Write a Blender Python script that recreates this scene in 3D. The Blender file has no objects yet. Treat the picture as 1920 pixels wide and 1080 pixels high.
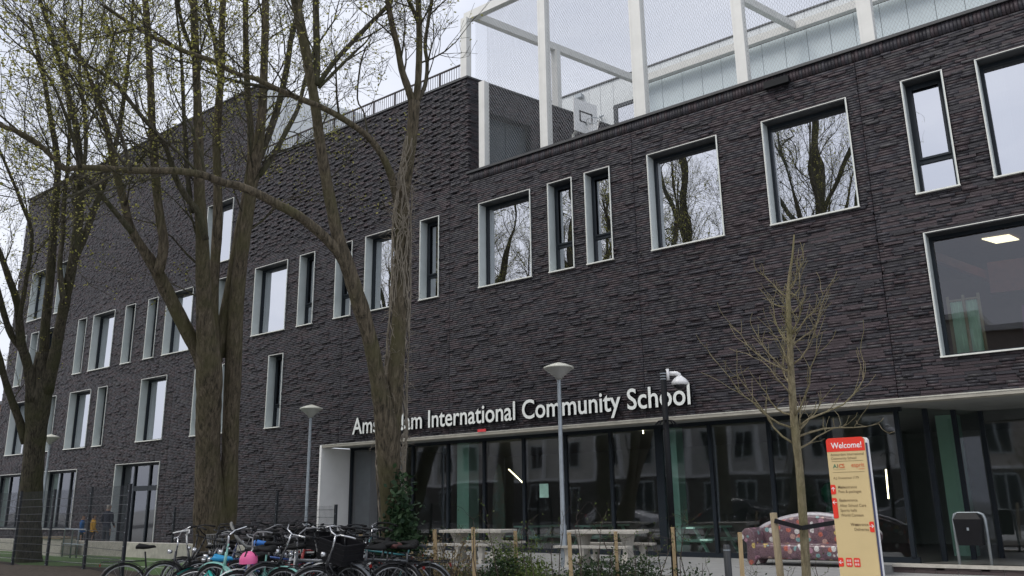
import bpy, bmesh, math, random
import numpy as np
from mathutils import Vector, Matrix
from math import sin, cos, pi, radians, sqrt, atan2

random.seed(7); np.random.seed(7)
scene = bpy.context.scene
COL = scene.collection

# ------------------------------------------------------------------ camera
YAW, PITCH, ROLL, FPX = 0.650557767, 0.254662198, -0.0146752772, 1559.73
EZ, FY = 1.38, 19.5                      # eye height above the forecourt, distance of the facade plane
def cam_axes():
    fwd = Vector((-sin(YAW), cos(YAW), 0)); right = Vector((cos(YAW), sin(YAW), 0)); up = Vector((0, 0, 1))
    f2 = cos(PITCH)*fwd + sin(PITCH)*up; u2 = -sin(PITCH)*fwd + cos(PITCH)*up
    return cos(ROLL)*right + sin(ROLL)*u2, -sin(ROLL)*right + cos(ROLL)*u2, f2
CR, CU, CF = cam_axes()
CAM = Vector((0, 0, EZ))
cd = bpy.data.cameras.new('camera'); cam = bpy.data.objects.new('camera', cd); COL.objects.link(cam)
cd.sensor_width = 36; cd.lens = FPX/1920*36; cd.clip_start = .1; cd.clip_end = 2000
m = Matrix((CR, CU, -CF)).transposed().to_4x4(); m.translation = CAM; cam.matrix_world = m
scene.camera = cam
def at(px, py, d):                       # the point seen at a photo pixel, d metres down the lens axis
    return CAM + ((px-960)/FPX*CR - (py-540)/FPX*CU + CF)*d
def onY(px, py, Y):
    r = (px-960)/FPX*CR - (py-540)/FPX*CU + CF
    return CAM + r*(Y/r.y)

# ------------------------------------------------------------------ sky, sun, exposure
SUN_EL, SUN_AZ = radians(52), radians(205)     # high, behind the camera and to the left, veiled by cloud
world = bpy.data.worlds.new('World'); scene.world = world; world.use_nodes = True
wn, wl = world.node_tree.nodes, world.node_tree.links
wn.clear()
sky = wn.new('ShaderNodeTexSky'); sky.sky_type = 'NISHITA'; sky.sun_disc = False
sky.sun_elevation = SUN_EL; sky.sun_rotation = SUN_AZ; sky.dust_density = 4; sky.air_density = 1.2
hs = wn.new('ShaderNodeHueSaturation'); hs.inputs['Saturation'].default_value = .35
wl.new(sky.outputs[0], hs.inputs['Color'])
tc = wn.new('ShaderNodeTexCoord'); mp = wn.new('ShaderNodeMapping'); mp.inputs['Scale'].default_value = (1, 1, 2.6)
wl.new(tc.outputs['Generated'], mp.inputs[0])
nz = wn.new('ShaderNodeTexNoise'); nz.inputs['Scale'].default_value = 2.6; nz.inputs['Detail'].default_value = 7; nz.inputs['Roughness'].default_value = .55
wl.new(mp.outputs[0], nz.inputs['Vector'])
rp = wn.new('ShaderNodeValToRGB'); rp.color_ramp.elements[0].position = .3; rp.color_ramp.elements[1].position = .72
rp.color_ramp.elements[0].color = (5.1, 5.45, 6.4, 1); rp.color_ramp.elements[1].color = (6.9, 7.1, 7.75, 1)
wl.new(nz.outputs[0], rp.inputs[0])
mx = wn.new('ShaderNodeMixRGB'); mx.inputs[0].default_value = .86
wl.new(hs.outputs[0], mx.inputs[1]); wl.new(rp.outputs[0], mx.inputs[2])
bg = wn.new('ShaderNodeBackground'); bg.inputs[1].default_value = .106
wl.new(mx.outputs[0], bg.inputs[0])
wo = wn.new('ShaderNodeOutputWorld'); wl.new(bg.outputs[0], wo.inputs[0])
sl = bpy.data.lights.new('sun', 'SUN'); sl.energy = 1.35; sl.angle = radians(30); sl.color = (1, .96, .9)
so = bpy.data.objects.new('sun', sl); COL.objects.link(so); so.location = (0, 0, 40)
sd = Vector((sin(SUN_AZ)*cos(SUN_EL), cos(SUN_AZ)*cos(SUN_EL), sin(SUN_EL)))
so.rotation_euler = (-sd).to_track_quat('-Z', 'Y').to_euler()
scene.view_settings.view_transform = 'Standard'; scene.view_settings.look = 'None'
scene.view_settings.exposure = 0.56; scene.view_settings.gamma = 1
scene.render.engine = 'CYCLES'
scene.cycles.max_bounces = 8; scene.cycles.transparent_max_bounces = 16

# ------------------------------------------------------------------ helpers
def tag(o, label=None, cat=None, group=None, kind=None):
    if label: o['label'] = label
    if cat: o['category'] = cat
    if group: o['group'] = group
    if kind: o['kind'] = kind
    return o
def empty(name, loc=(0, 0, 0), parent=None, rz=0):
    o = bpy.data.objects.new(name, None); COL.objects.link(o); o.location = loc; o.rotation_euler = (0, 0, rz)
    o.empty_display_size = .2
    if parent: o.parent = parent
    return o
def link(name, me, parent=None, loc=None):
    o = bpy.data.objects.new(name, me); COL.objects.link(o)
    if parent: o.parent = parent
    if loc is not None: o.location = loc
    return o
def copy_tree(o, parent=None):
    c = o.copy(); COL.objects.link(c); c.parent = parent
    for ch in list(o.children): copy_tree(ch, c)
    return c
class MB:
    def __init__(s): s.v = []; s.f = []; s.mi = []; s.m = 0; s.col = None
    def add(s, vs, fs):
        b = len(s.v); s.v.extend([tuple(p) for p in vs]); s.f.extend([tuple(i+b for i in f) for f in fs]); s.mi.extend([s.m]*len(fs)); return s
    def box(s, x0, x1, y0, y1, z0, z1):
        return s.add([(x0,y0,z0),(x1,y0,z0),(x1,y1,z0),(x0,y1,z0),(x0,y0,z1),(x1,y0,z1),(x1,y1,z1),(x0,y1,z1)],
                     [(3,2,1,0),(4,5,6,7),(0,1,5,4),(1,2,6,5),(2,3,7,6),(3,0,4,7)])
    def beam(s, a, b, w, h, up=(0,0,1)):           # rectangular bar from a to b
        a = Vector(a); b = Vector(b); d = (b-a).normalized(); up = Vector(up)
        r = d.cross(up)
        if r.length < 1e-4: r = d.cross(Vector((1,0,0)))
        r.normalize(); u = r.cross(d)
        vs = []
        for p in (a, b):
            for sx, sy in ((-1,-1),(1,-1),(1,1),(-1,1)): vs.append(p + r*w/2*sx + u*h/2*sy)
        return s.add(vs, [(3,2,1,0),(4,5,6,7),(0,1,5,4),(1,2,6,5),(2,3,7,6),(3,0,4,7)])
    def tube(s, pts, rad, n=6, cap=True, closed=False):
        pts = [Vector(p) for p in pts]; k = len(pts)
        if not hasattr(rad, '__len__'): rad = [rad]*k
        ref = None; vs = []
        for i in range(k):
            if closed: t = pts[(i+1) % k]-pts[i-1]
            else: t = pts[min(i+1, k-1)]-pts[max(i-1, 0)]
            if t.length < 1e-9: t = Vector((0,0,1))
            t.normalize()
            if ref is None: ref = t.orthogonal().normalized()
            else:
                ref = ref - t*ref.dot(t)
                ref = ref.normalized() if ref.length > 1e-6 else t.orthogonal().normalized()
            bi = t.cross(ref)
            for j in range(n):
                a = 2*pi*j/n; vs.append(pts[i] + (ref*cos(a)+bi*sin(a))*rad[i])
        fs = []
        for i in range(k if closed else k-1):
            i2 = (i+1) % k
            for j in range(n): fs.append((i*n+j, i*n+(j+1) % n, i2*n+(j+1) % n, i2*n+j))
        if cap and not closed:
            fs.append(tuple(range(n-1, -1, -1))); fs.append(tuple((k-1)*n+j for j in range(n)))
        return s.add(vs, fs)
    def lathe(s, prof, c=(0,0,0), n=20):
        vs = []; fs = []; k = len(prof)
        for r, z in prof:
            for j in range(n): a = 2*pi*j/n; vs.append((c[0]+r*cos(a), c[1]+r*sin(a), c[2]+z))
        for i in range(k-1):
            for j in range(n): fs.append((i*n+j, i*n+(j+1) % n, (i+1)*n+(j+1) % n, (i+1)*n+j))
        return s.add(vs, fs)
    def prism(s, poly, y0, y1):                    # polygon in x,z swept along y
        n = len(poly)
        vs = [(x, y0, z) for x, z in poly]+[(x, y1, z) for x, z in poly]
        fs = [tuple(range(n)), tuple(range(2*n-1, n-1, -1))]+[(j, n+j, n+(j+1) % n, (j+1) % n) for j in range(n)]
        return s.add(vs, fs)
    def mesh(s, name, mats, smooth=False):
        me = bpy.data.meshes.new(name); me.from_pydata(s.v, [], s.f)
        for mm in (mats if isinstance(mats, (list, tuple)) else [mats]): me.materials.append(mm)
        if any(s.mi): me.polygons.foreach_set('material_index', s.mi)
        if smooth: me.polygons.foreach_set('use_smooth', [True]*len(s.f))
        if s.col is not None:
            a = me.color_attributes.new('col', 'FLOAT_COLOR', 'POINT'); a.data.foreach_set('color', np.array(s.col, dtype=np.float32).ravel())
        me.update(); return me
    def build(s, name, mats, parent=None, smooth=False, loc=None):
        return link(name, s.mesh(name, mats, smooth), parent, loc)
def fix_normals(me):
    bm = bmesh.new(); bm.from_mesh(me); bmesh.ops.recalc_face_normals(bm, faces=bm.faces); bm.to_mesh(me); bm.free()

# ------------------------------------------------------------------ materials
def nodes(name):
    mt = bpy.data.materials.new(name); mt.use_nodes = True
    return mt, mt.node_tree.nodes, mt.node_tree.links, mt.node_tree.nodes['Principled BSDF']
def M(name, col, rough=.6, var=.18, scale=6., bump=0., bscale=40., metal=0., col2=None, spec=.5, stretch=(1,1,1), coat=0.):
    mt, n, l, b = nodes(name)
    tcn = n.new('ShaderNodeTexCoord'); mpn = n.new('ShaderNodeMapping'); mpn.inputs['Scale'].default_value = stretch
    l.new(tcn.outputs['Object'], mpn.inputs[0])
    no = n.new('ShaderNodeTexNoise'); no.inputs['Scale'].default_value = scale; no.inputs['Detail'].default_value = 6; no.inputs['Roughness'].default_value = .65
    l.new(mpn.outputs[0], no.inputs['Vector'])
    r = n.new('ShaderNodeValToRGB'); r.color_ramp.elements[0].position = .28; r.color_ramp.elements[1].position = .72
    c = Vector(col)
    c2 = Vector(col2) if col2 else c*(1+var)
    r.color_ramp.elements[0].color = (*(c*(1-var)), 1); r.color_ramp.elements[1].color = (*c2, 1)
    l.new(no.outputs[0], r.inputs[0]); l.new(r.outputs[0], b.inputs['Base Color'])
    b.inputs['Roughness'].default_value = rough; b.inputs['Metallic'].default_value = metal
    b.inputs['Specular IOR Level'].default_value = spec
    if coat: b.inputs['Coat Weight'].default_value = coat
    if bump:
        n2 = n.new('ShaderNodeTexNoise'); n2.inputs['Scale'].default_value = bscale; n2.inputs['Detail'].default_value = 5
        l.new(mpn.outputs[0], n2.inputs['Vector'])
        bp = n.new('ShaderNodeBump'); bp.inputs['Strength'].default_value = bump; bp.inputs['Distance'].default_value = .02
        l.new(n2.outputs[0], bp.inputs['Height']); l.new(bp.outputs[0], b.inputs['Normal'])
    return mt
def brick_mat():
    mt, n, l, b = nodes('dark_brick')
    at_ = n.new('ShaderNodeAttribute'); at_.attribute_name = 'col'
    tcn = n.new('ShaderNodeTexCoord'); geo = n.new('ShaderNodeNewGeometry')
    n1 = n.new('ShaderNodeTexNoise'); n1.inputs['Scale'].default_value = 14; n1.inputs['Detail'].default_value = 6; n1.inputs['Roughness'].default_value = .7
    mpn = n.new('ShaderNodeMapping'); mpn.inputs['Scale'].default_value = (.6, 1, 2.2)
    l.new(geo.outputs['Position'], mpn.inputs[0]); l.new(mpn.outputs[0], n1.inputs['Vector'])
    r = n.new('ShaderNodeMapRange'); r.inputs['From Min'].default_value = .25; r.inputs['From Max'].default_value = .8
    r.inputs['To Min'].default_value = .72; r.inputs['To Max'].default_value = 1.35
    l.new(n1.outputs[0], r.inputs[0])
    mu = n.new('ShaderNodeMixRGB'); mu.blend_type = 'MULTIPLY'; mu.inputs[0].default_value = 1
    l.new(at_.outputs['Color'], mu.inputs[1]); l.new(r.outputs[0], mu.inputs[2])
    # lime bloom: scattered pale flecks
    n3 = n.new('ShaderNodeTexNoise'); n3.inputs['Scale'].default_value = 9; n3.inputs['Detail'].default_value = 9; n3.inputs['Roughness'].default_value = .78
    l.new(geo.outputs['Position'], n3.inputs['Vector'])
    r3 = n.new('ShaderNodeMapRange'); r3.inputs['From Min'].default_value = .66; r3.inputs['From Max'].default_value = .8; r3.inputs['To Max'].default_value = .55
    l.new(n3.outputs[0], r3.inputs[0])
    mw = n.new('ShaderNodeMixRGB'); mw.inputs[2].default_value = (.22, .215, .23, 1)
    l.new(r3.outputs[0], mw.inputs[0]); l.new(mu.outputs[0], mw.inputs[1]); l.new(mw.outputs[0], b.inputs['Base Color'])
    b.inputs['Roughness'].default_value = .58; b.inputs['Specular IOR Level'].default_value = .36
    n2 = n.new('ShaderNodeTexNoise'); n2.inputs['Scale'].default_value = 45; n2.inputs['Detail'].default_value = 4
    l.new(geo.outputs['Position'], n2.inputs['Vector'])
    bp = n.new('ShaderNodeBump'); bp.inputs['Strength'].default_value = .6; bp.inputs['Distance'].default_value = .012
    l.new(n2.outputs[0], bp.inputs['Height']); l.new(bp.outputs[0], b.inputs['Normal'])
    return mt
def glass_mat(name, refl, tint, wob=.02, wscale=.7, rough=.0):
    mt, n, l, b = nodes(name); n.remove(b)
    out = n['Material Output']
    tr = n.new('ShaderNodeBsdfTransparent'); tr.inputs[0].default_value = (*tint, 1)
    gl = n.new('ShaderNodeBsdfGlossy'); gl.inputs['Roughness'].default_value = rough; gl.inputs['Color'].default_value = (.93, .95, 1, 1)
    lw = n.new('ShaderNodeFresnel'); lw.inputs['IOR'].default_value = 1.5
    mr = n.new('ShaderNodeMapRange'); mr.inputs['From Min'].default_value = .04; mr.inputs['To Min'].default_value = refl; l.new(lw.outputs[0], mr.inputs[0])
    geo = n.new('ShaderNodeNewGeometry'); no = n.new('ShaderNodeTexNoise'); no.inputs['Scale'].default_value = wscale; no.inputs['Detail'].default_value = 1
    l.new(geo.outputs['Position'], no.inputs['Vector'])
    bp = n.new('ShaderNodeBump'); bp.inputs['Strength'].default_value = wob; bp.inputs['Distance'].default_value = 1.
    l.new(no.outputs[0], bp.inputs['Height']); l.new(bp.outputs[0], gl.inputs['Normal'])
    ms = n.new('ShaderNodeMixShader'); l.new(mr.outputs[0], ms.inputs[0]); l.new(tr.outputs[0], ms.inputs[1]); l.new(gl.outputs[0], ms.inputs[2])
    l.new(ms.outputs[0], out.inputs[0]); return mt
def emit_mat(name, col, st):
    mt, n, l, b = nodes(name)
    b.inputs['Base Color'].default_value = (*col, 1); b.inputs['Emission Color'].default_value = (*col, 1); b.inputs['Emission Strength'].default_value = st
    return mt
def bark_mat(name, c1, c2, moss, sc=9.):
    mt, n, l, b = nodes(name)
    geo = n.new('ShaderNodeNewGeometry'); mpn = n.new('ShaderNodeMapping'); mpn.inputs['Scale'].default_value = (1, 1, .16)
    l.new(geo.outputs['Position'], mpn.inputs[0])
    vo = n.new('ShaderNodeTexNoise'); vo.inputs['Scale'].default_value = sc*2.2; vo.inputs['Detail'].default_value = 7; vo.inputs['Roughness'].default_value = .72; vo.inputs['Distortion'].default_value = .5
    l.new(mpn.outputs[0], vo.inputs['Vector'])
    r = n.new('ShaderNodeValToRGB'); r.color_ramp.elements[0].position = .36; r.color_ramp.elements[1].position = .66
    r.color_ramp.elements[0].color = (*c1, 1); r.color_ramp.elements[1].color = (*c2, 1); l.new(vo.outputs[0], r.inputs[0])
    n2 = n.new('ShaderNodeTexNoise'); n2.inputs['Scale'].default_value = 1.6; n2.inputs['Detail'].default_value = 5; l.new(geo.outputs['Position'], n2.inputs['Vector'])
    r2 = n.new('ShaderNodeMapRange'); r2.inputs['From Min'].default_value = .45; r2.inputs['From Max'].default_value = .7; r2.inputs['To Max'].default_value = .8; l.new(n2.outputs[0], r2.inputs[0])
    mxn = n.new('ShaderNodeMixRGB'); mxn.inputs[2].default_value = (*moss, 1); l.new(r2.outputs[0], mxn.inputs[0]); l.new(r.outputs[0], mxn.inputs[1])
    l.new(mxn.outputs[0], b.inputs['Base Color']); b.inputs['Roughness'].default_value = .9; b.inputs['Specular IOR Level'].default_value = .2
    bp = n.new('ShaderNodeBump'); bp.inputs['Strength'].default_value = .9; bp.inputs['Distance'].default_value = .03
    l.new(vo.outputs[0], bp.inputs['Height']); l.new(bp.outputs[0], b.inputs['Normal'])
    return mt
def leaf_mat(name, c1, c2, trans=.35):
    mt, n, l, b = nodes(name)
    geo = n.new('ShaderNodeNewGeometry')
    r = n.new('ShaderNodeValToRGB'); r.color_ramp.elements[0].color = (*c1, 1); r.color_ramp.elements[1].color = (*c2, 1)
    l.new(geo.outputs['Random Per Island'], r.inputs[0])
    l.new(r.outputs[0], b.inputs['Base Color']); b.inputs['Roughness'].default_value = .55; b.inputs['Specular IOR Level'].default_value = .3
    tl = n.new('ShaderNodeBsdfTranslucent'); l.new(r.outputs[0], tl.inputs[0])
    ms = n.new('ShaderNodeMixShader'); ms.inputs[0].default_value = trans
    l.new(b.outputs[0], ms.inputs[1]); l.new(tl.outputs[0], ms.inputs[2]); l.new(ms.outputs[0], n['Material Output'].inputs[0])
    return mt
BRICK = brick_mat()
MORTAR = M('mortar', (.018,.017,.018), .9)
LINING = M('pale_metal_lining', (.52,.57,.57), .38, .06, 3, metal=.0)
RIM = M('white_metal_edge', (.74,.75,.70), .4, .08, 5)
ANTH = M('anthracite_metal', (.016,.022,.029), .5, .12, 4, spec=.25)
ANTH2 = M('dark_coping_and_head_shade', (.035,.037,.04), .45, .15, 4)
WHITE = M('white_render', (.86,.86,.84), .6, .05, 1.5, bump=.05)
CAGEW = M('white_painted_steel', (.66,.66,.63), .45, .07, 2)
PANEL = M('white_cladding', (.66,.69,.70), .4, .05, .6)
PANEL2 = M('pale_blue_cladding', (.58,.66,.69), .35, .05, .6)
FASCIA = M('beige_stone_edge', (.36,.34,.29), .7, .18, 3, bump=.2)
SOFFIT = M('grey_soffit', (.26,.27,.26), .7, .1, 2)
GLASS_UP = glass_mat('window_glass', .66, (.6,.67,.65), .014, .6)
GLASS_R3 = glass_mat('clear_window_glass', .10, (.8,.86,.84), .01, .5)
GLASS_GR = glass_mat('shopfront_glass', .18, (.88,.96,.93), .012, .45, .03)
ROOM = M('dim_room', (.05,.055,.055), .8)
CURTAIN = M('grey_green_curtain', (.36,.42,.38), .9, .12, 4, stretch=(8,8,.3))
TEAL = M('mint_paint', (.46,.76,.63), .5, .06, 2)
STEEL = M('galvanised_steel', (.33,.37,.40), .45, .12, 6, metal=.35)
LAMPW = M('lamp_opal', (.62,.62,.54), .4, .06, 4)
LAMPG = M('lamp_grey_bowl', (.38,.38,.36), .35, .06, 4)
BLACK = M('black_paint', (.008,.009,.011), .6, .2, 6, spec=.2)
BLACKPL = M('black_plastic', (.009,.009,.011), .55, .2, 9, spec=.25)
WHITEP = M('white_plastic', (.8,.8,.8), .3, .04, 4)
CONC = M('concrete', (.50,.475,.42), .85, .22, 5, bump=.3, bscale=60)
PAVE = M('paving_concrete', (.31,.31,.30), .85, .15, 3, bump=.2, bscale=30)
ASPH = M('asphalt', (.06,.06,.062), .9, .2, 8, bump=.4, bscale=120)
SOIL = M('soil', (.06,.045,.033), .95, .4, 9, bump=.8, bscale=30)
TURF = M('artificial_turf', (.085,.15,.045), .9, .25, 14, bump=.8, bscale=160)
WOODST = M('raw_timber', (.46,.34,.19), .75, .2, 6, stretch=(6,6,.6))
WOODGR = M('weathered_timber', (.27,.22,.14), .85, .25, 6, stretch=(6,6,.6))
DARKRED = M('dark_red_beam', (.20,.045,.03), .5)
BARK = bark_mat('maple_bark', (.030,.026,.019), (.20,.165,.115), (.10,.095,.045))
BARK2 = bark_mat('dark_bark', (.022,.020,.015), (.135,.120,.088), (.07,.072,.034))
TWIG = M('twig_bark', (.035,.030,.022), .9, .3, 5)
YBARK = bark_mat('young_bark', (.16,.135,.085), (.36,.31,.20), (.22,.20,.10), 14)
VINE = M('dead_ivy_stem', (.24,.21,.165), .9, .3, 8)
LEAF = leaf_mat('spring_leaf', (.24,.25,.05), (.48,.45,.14), .45)
IVYL = leaf_mat('ivy_leaf', (.012,.035,.015), (.05,.095,.04), .12)
SHRUBL = leaf_mat('shrub_leaf', (.05,.085,.02), (.16,.21,.05), .25)
SHRUBD = leaf_mat('dark_shrub_leaf', (.015,.035,.014), (.05,.085,.03), .15)
DRYL = leaf_mat('dry_stalk', (.16,.12,.06), (.30,.24,.13), .2)
WOFF = {}
def wroot(name, loc):                     # a thing's Empty at its base; direct children keep world coordinates
    o = empty(name, loc); WOFF[o.name] = Vector(loc); return o
_link = link
def link(name, me, parent=None, loc=None):
    o = _link(name, me, parent, loc)
    if parent is not None and parent.name in WOFF and loc is None: o.location = -WOFF[parent.name]
    return o

# ------------------------------------------------------------------ ground
GZ = -.15
g = MB(); g.add([(-600,-600,GZ),(600,-600,GZ),(600,600,GZ),(-600,600,GZ)], [(0,1,2,3)])
tag(g.build('ground', PAVE), kind='structure')
g = MB(); g.box(-24.2, -5.0, 15.6, 20.9, GZ-.05, -.004); tag(g.build('forecourt', PAVE), kind='structure')
g = MB(); g.box(-4.998, 8, 20.0, 24.5, GZ-.05, -.03)
fc = tag(g.build('entrance_terrace', PAVE), kind='structure')
g = MB(); g.box(-4.99, 8, 19.93, 20.4, -.028, .02); g.build('kerb', CONC, fc)
pl = MB()
for k in range(22):
    x = -4.97+k*.42
    pl.box(x, x+.405, 19.97, 19.995, GZ+.005, -.035)
    pl.box(x+.2 if k % 2 else x, (x+.2 if k % 2 else x)+.38, 19.955, 19.97, GZ+.08, -.032)
pl.build('plinth', M('plinth_brick', (.075,.055,.055), .7), fc)
g = MB(); g.box(-17.2, -2.6, 12.1, 15.55, GZ-.05, GZ+.05); tag(g.build('planting_bed', SOIL), kind='structure')
g = MB(); g.add([(-40,12.0,GZ+.006),(-17,11.2,GZ+.006),(-17,17.5,GZ+.006),(-40,17.5,GZ+.006)], [(0,1,2,3)])
tu = tag(g.build('turf', TURF), kind='structure')
g = MB()
for y0 in (12.9, 14.3): g.add([(-39,y0+.3,GZ+.01),(-17.5,y0,GZ+.01),(-17.5,y0+.07,GZ+.01),(-39,y0+.37,GZ+.01)], [(0,1,2,3)])
g.build('pitch_line', M('white_line_paint', (.6,.62,.55), .8), tu)
g = MB()
NX, NY = 40, 8
vs = []
for j in range(NY+1):
    for i in range(NX+1):
        x = -38+i*.55; y = 9.2+j*.32 + .35*sin(i*.5)
        vs.append((x, y, GZ+.01+(.16*sin(pi*j/NY)*(0.6+.4*random.random()) if 0 < i < NX else 0)))
g.add(vs, [(j*(NX+1)+i, j*(NX+1)+i+1, (j+1)*(NX+1)+i+1, (j+1)*(NX+1)+i) for j in range(NY) for i in range(NX)])
tag(g.build('soil_bank', SOIL, smooth=True), kind='structure')
g = MB(); g.box(-400, 400, -11, -1.5, GZ-.05, GZ+.004); tag(g.build('road', ASPH), kind='structure')

# ------------------------------------------------------------------ the school
SCH = wroot('school_building', (-22, FY, 0))
tag(SCH, 'long dark brick school with pale deep-set windows and a glazed ground floor', 'building')
X_L, X_B, X_C = -50.5, -28.35, -16.62            # left end, step of the roof, terrace corner
Z1, Z2, Z3 = 19.2, 15.45, 11.93
R2 = (7.98, 10.77); R1 = (4.29, 7.06); R3 = (11.52, 14.3)
WIN = []                                          # x0,x1,z0,z1,kind
for a, b, k in [(-6.73,-4.62,'w'),(-10.03,-7.95,'w'),(-12.1,-11.24,'n'),(-13.42,-12.54,'n'),(-16.12,-14.07,'w'),(-18.7,-17.84,'n'),(-21.39,-19.3,'w'),
                (-22.96,-22.08,'n'),(-25.04,-24.16,'n'),(-27.85,-25.78,'w'),(-30.4,-29.52,'n'),(-34.33,-32.24,'w'),(-35.88,-35.05,'n'),(-37.87,-37.0,'n'),
                (-40.95,-38.87,'w'),(-42.5,-41.64,'n'),(-46.4,-44.5,'w'),(-47.75,-46.9,'n'),(-49.2,-48.35,'n'),(-3.39,-2.51,'n'),(-1.85,.25,'w')]:
    WIN.append((a, b, *R2, k))
for a, b, k in [(-26.63,-25.75,'n'),(-31.6,-30.72,'n'),(-29.65,-28.8,'n'),(-35.83,-33.74,'w'),(-39.7,-38.82,'n'),(-42.48,-40.39,'w'),(-44.78,-43.92,'n'),(-49.09,-47.0,'w'),(-3.37,1.1,'big')]:
    WIN.append((a, b, *R1, k))
for a, b, k in [(-48.6,-46.7,'w'),(-45.4,-44.5,'n'),(-31.62,-29.72,'w')]: WIN.append((a, b, *R3, k))
WIN += [(-37.35,-33.7,GZ+.02,3.37,'door'), (-44.36,-40.9,.55,3.3,'g'), (-50.0,-46.4,.55,3.28,'g')]
OPEN = [w[:4] for w in WIN] + [(-23.3, 9, -1, 3.49)]
def roof_at(x): return Z1 if x < X_B else (Z2 if x < X_C else Z3-.3)
JOINTS = [onY(1660,560,FY).x, onY(1190,380,FY).x, onY(843,620,FY).x, onY(642,640,FY).x, -33.2]
CH = .065
bricks = []      # x0,x1,z0,z1,front,colour
def lowfreq(x, z): return .5+.5*sin(x*.83+1.7*sin(z*.6))*sin(z*.71+x*.19)
def brick_col(x, z):
    t = random.random(); red = .35+.5*lowfreq(x, z)*(1 if x > -9 else .25)
    if t < red*.75: c = (.086,.065,.074)
    elif t < .8: c = (.068,.064,.077)
    elif t < .93: c = (.053,.050,.061)
    else: c = (.090,.086,.092)
    k = random.uniform(.36, .70)
    return (c[0]*k, c[1]*k, c[2]*k, 1)
def courses(u0, u1, z0, z1, opens, style, put, joints=(), rooff=None):
    nz = int(round((z1-z0)/CH))
    for k in range(nz):
        a, b = z0+k*CH, z0+(k+1)*CH; zc = (a+b)/2
        u = u0-random.uniform(0, .3); i = 0
        while u < u1:
            st = style(u, zc)
            L = {'A': random.choice((.22,.3,.3,.36,.42,.5)), 'B': .21, 'C': random.choice((.1,.14,.2)), 'D': .21}[st]
            if st in 'BD' : L = .21
            s, e = max(u, u0), min(u+L, u1); u += L; i += 1
            if rooff and zc > rooff((s+e)/2): continue
            if st == 'A': p = random.uniform(.013,.027) if random.random() < .15 else random.uniform(0, .003)
            elif st == 'B':
                ii = int((u+100)/.21); q = (ii + (k//2)*2) % 4
                p = random.uniform(.022,.04) if (k % 2 == 0 and q in (0, 1)) else (-.07 if (k % 4 == 1 and q == 2 and random.random() < .85) else random.uniform(0,.012))
            elif st == 'C': p = random.choice((0,0,.006,.012,.022,-.01))*random.uniform(.5,1.2)
            else:
                ii = int((u+100)/.21); p = -.075 if (k % 3 == 0 and (ii + k//3*2) % 3 == 0) else random.uniform(0,.014)
            segs = [(s, e, a, b)]
            for jx in joints:
                segs = [t for (s_, e_, a_, b_) in segs for t in (((s_, jx-.006, a_, b_), (jx+.006, e_, a_, b_)) if s_ < jx < e_ else ((s_, e_, a_, b_),))]
            for (ox0, ox1, oz0, oz1) in opens:
                out = []
                for (s_, e_, a_, b_) in segs:
                    if e_ <= ox0 or s_ >= ox1 or b_ <= oz0 or a_ >= oz1: out.append((s_, e_, a_, b_)); continue
                    if s_ < ox0: out.append((s_, ox0, a_, b_))
                    if e_ > ox1: out.append((ox1, e_, a_, b_))
                    m0, m1 = max(s_, ox0), min(e_, ox1)
                    if a_ < oz0: out.append((m0, m1, a_, oz0))
                    if b_ > oz1: out.append((m0, m1, oz1, b_))
                segs = out
            for (s_, e_, a_, b_) in segs:
                if e_-s_ > .025 and b_-a_ > .02: put(s_+.0015, e_-.0015, a_, b_-.008 if b_-a_ > .035 else b_-.004, p, brick_col(s_, zc))
def style_main(x, z):
    if x > X_C: return 'A'
    edge = 11.15+.5*sin(x*.9)+random.uniform(-.35,.35)
    if z < edge: return 'A'
    if x > X_B: return 'B'
    if x < -44.2+random.uniform(-.2,.2) and z > 13.6: return 'D'
    return 'C'
courses(X_L, 6, GZ, Z1, OPEN, style_main, lambda s,e,a,b,p,c: bricks.append((s,e,a,b,FY-p,c)), JOINTS, roof_at)
# soldier course under the terrace coping
u = X_C
while u < 6:
    bricks.append((u+.004, u+.076, Z3-.29, Z3-.01, FY-random.uniform(0,.012), brick_col(u, Z3))); u += .08
def proj_area(bk):
    s,e,a,b,y,c = bk
    v = Vector(((s+e)/2, y, (a+b)/2))-CAM; d = v.dot(CF); x = v.dot(CR)/d*FPX; yy = v.dot(CU)/d*FPX
    if abs(x) > 945 or abs(yy) > 525 or d < 0: return 0
    return (e-s)*(b-a)/d/d*(FY/v.length)
order = sorted(range(len(bricks)), key=lambda i: -proj_area(bricks[i]))
single = set(order[:300])
BACK = FY+.12
def brick_mesh(lst, name):
    n = len(lst); A = np.array([(b[0],b[1],b[2],b[3],b[4]) for b in lst]); v = np.zeros((n,8,3))
    for i,(xi,yi,zi) in enumerate(((0,0,2),(1,0,2),(1,0,3),(0,0,3),(0,1,2),(1,1,2),(1,1,3),(0,1,3))):
        v[:,i,0] = A[:,xi]; v[:,i,1] = A[:,4] if yi == 0 else BACK; v[:,i,2] = A[:,zi]
    q = np.array([(0,1,2,3),(3,2,6,7),(1,0,4,5),(1,5,6,2),(0,3,7,4)])
    F = (q[None]+np.arange(n)[:,None,None]*8).reshape(-1,4)
    me = bpy.data.meshes.new(name); me.vertices.add(n*8); me.vertices.foreach_set('co', v.ravel())
    me.loops.add(F.size); me.loops.foreach_set('vertex_index', F.ravel().astype(np.int32))
    me.polygons.add(len(F)); me.polygons.foreach_set('loop_start', np.arange(0,F.size,4,dtype=np.int32)); me.polygons.foreach_set('loop_total', np.full(len(F),4,dtype=np.int32))
    ca = me.color_attributes.new('col','FLOAT_COLOR','POINT'); ca.data.foreach_set('color', np.repeat(np.array([b[5] for b in lst],dtype=np.float32),8,axis=0).ravel())
    me.materials.append(BRICK); me.update(); me.validate(); return me
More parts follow.
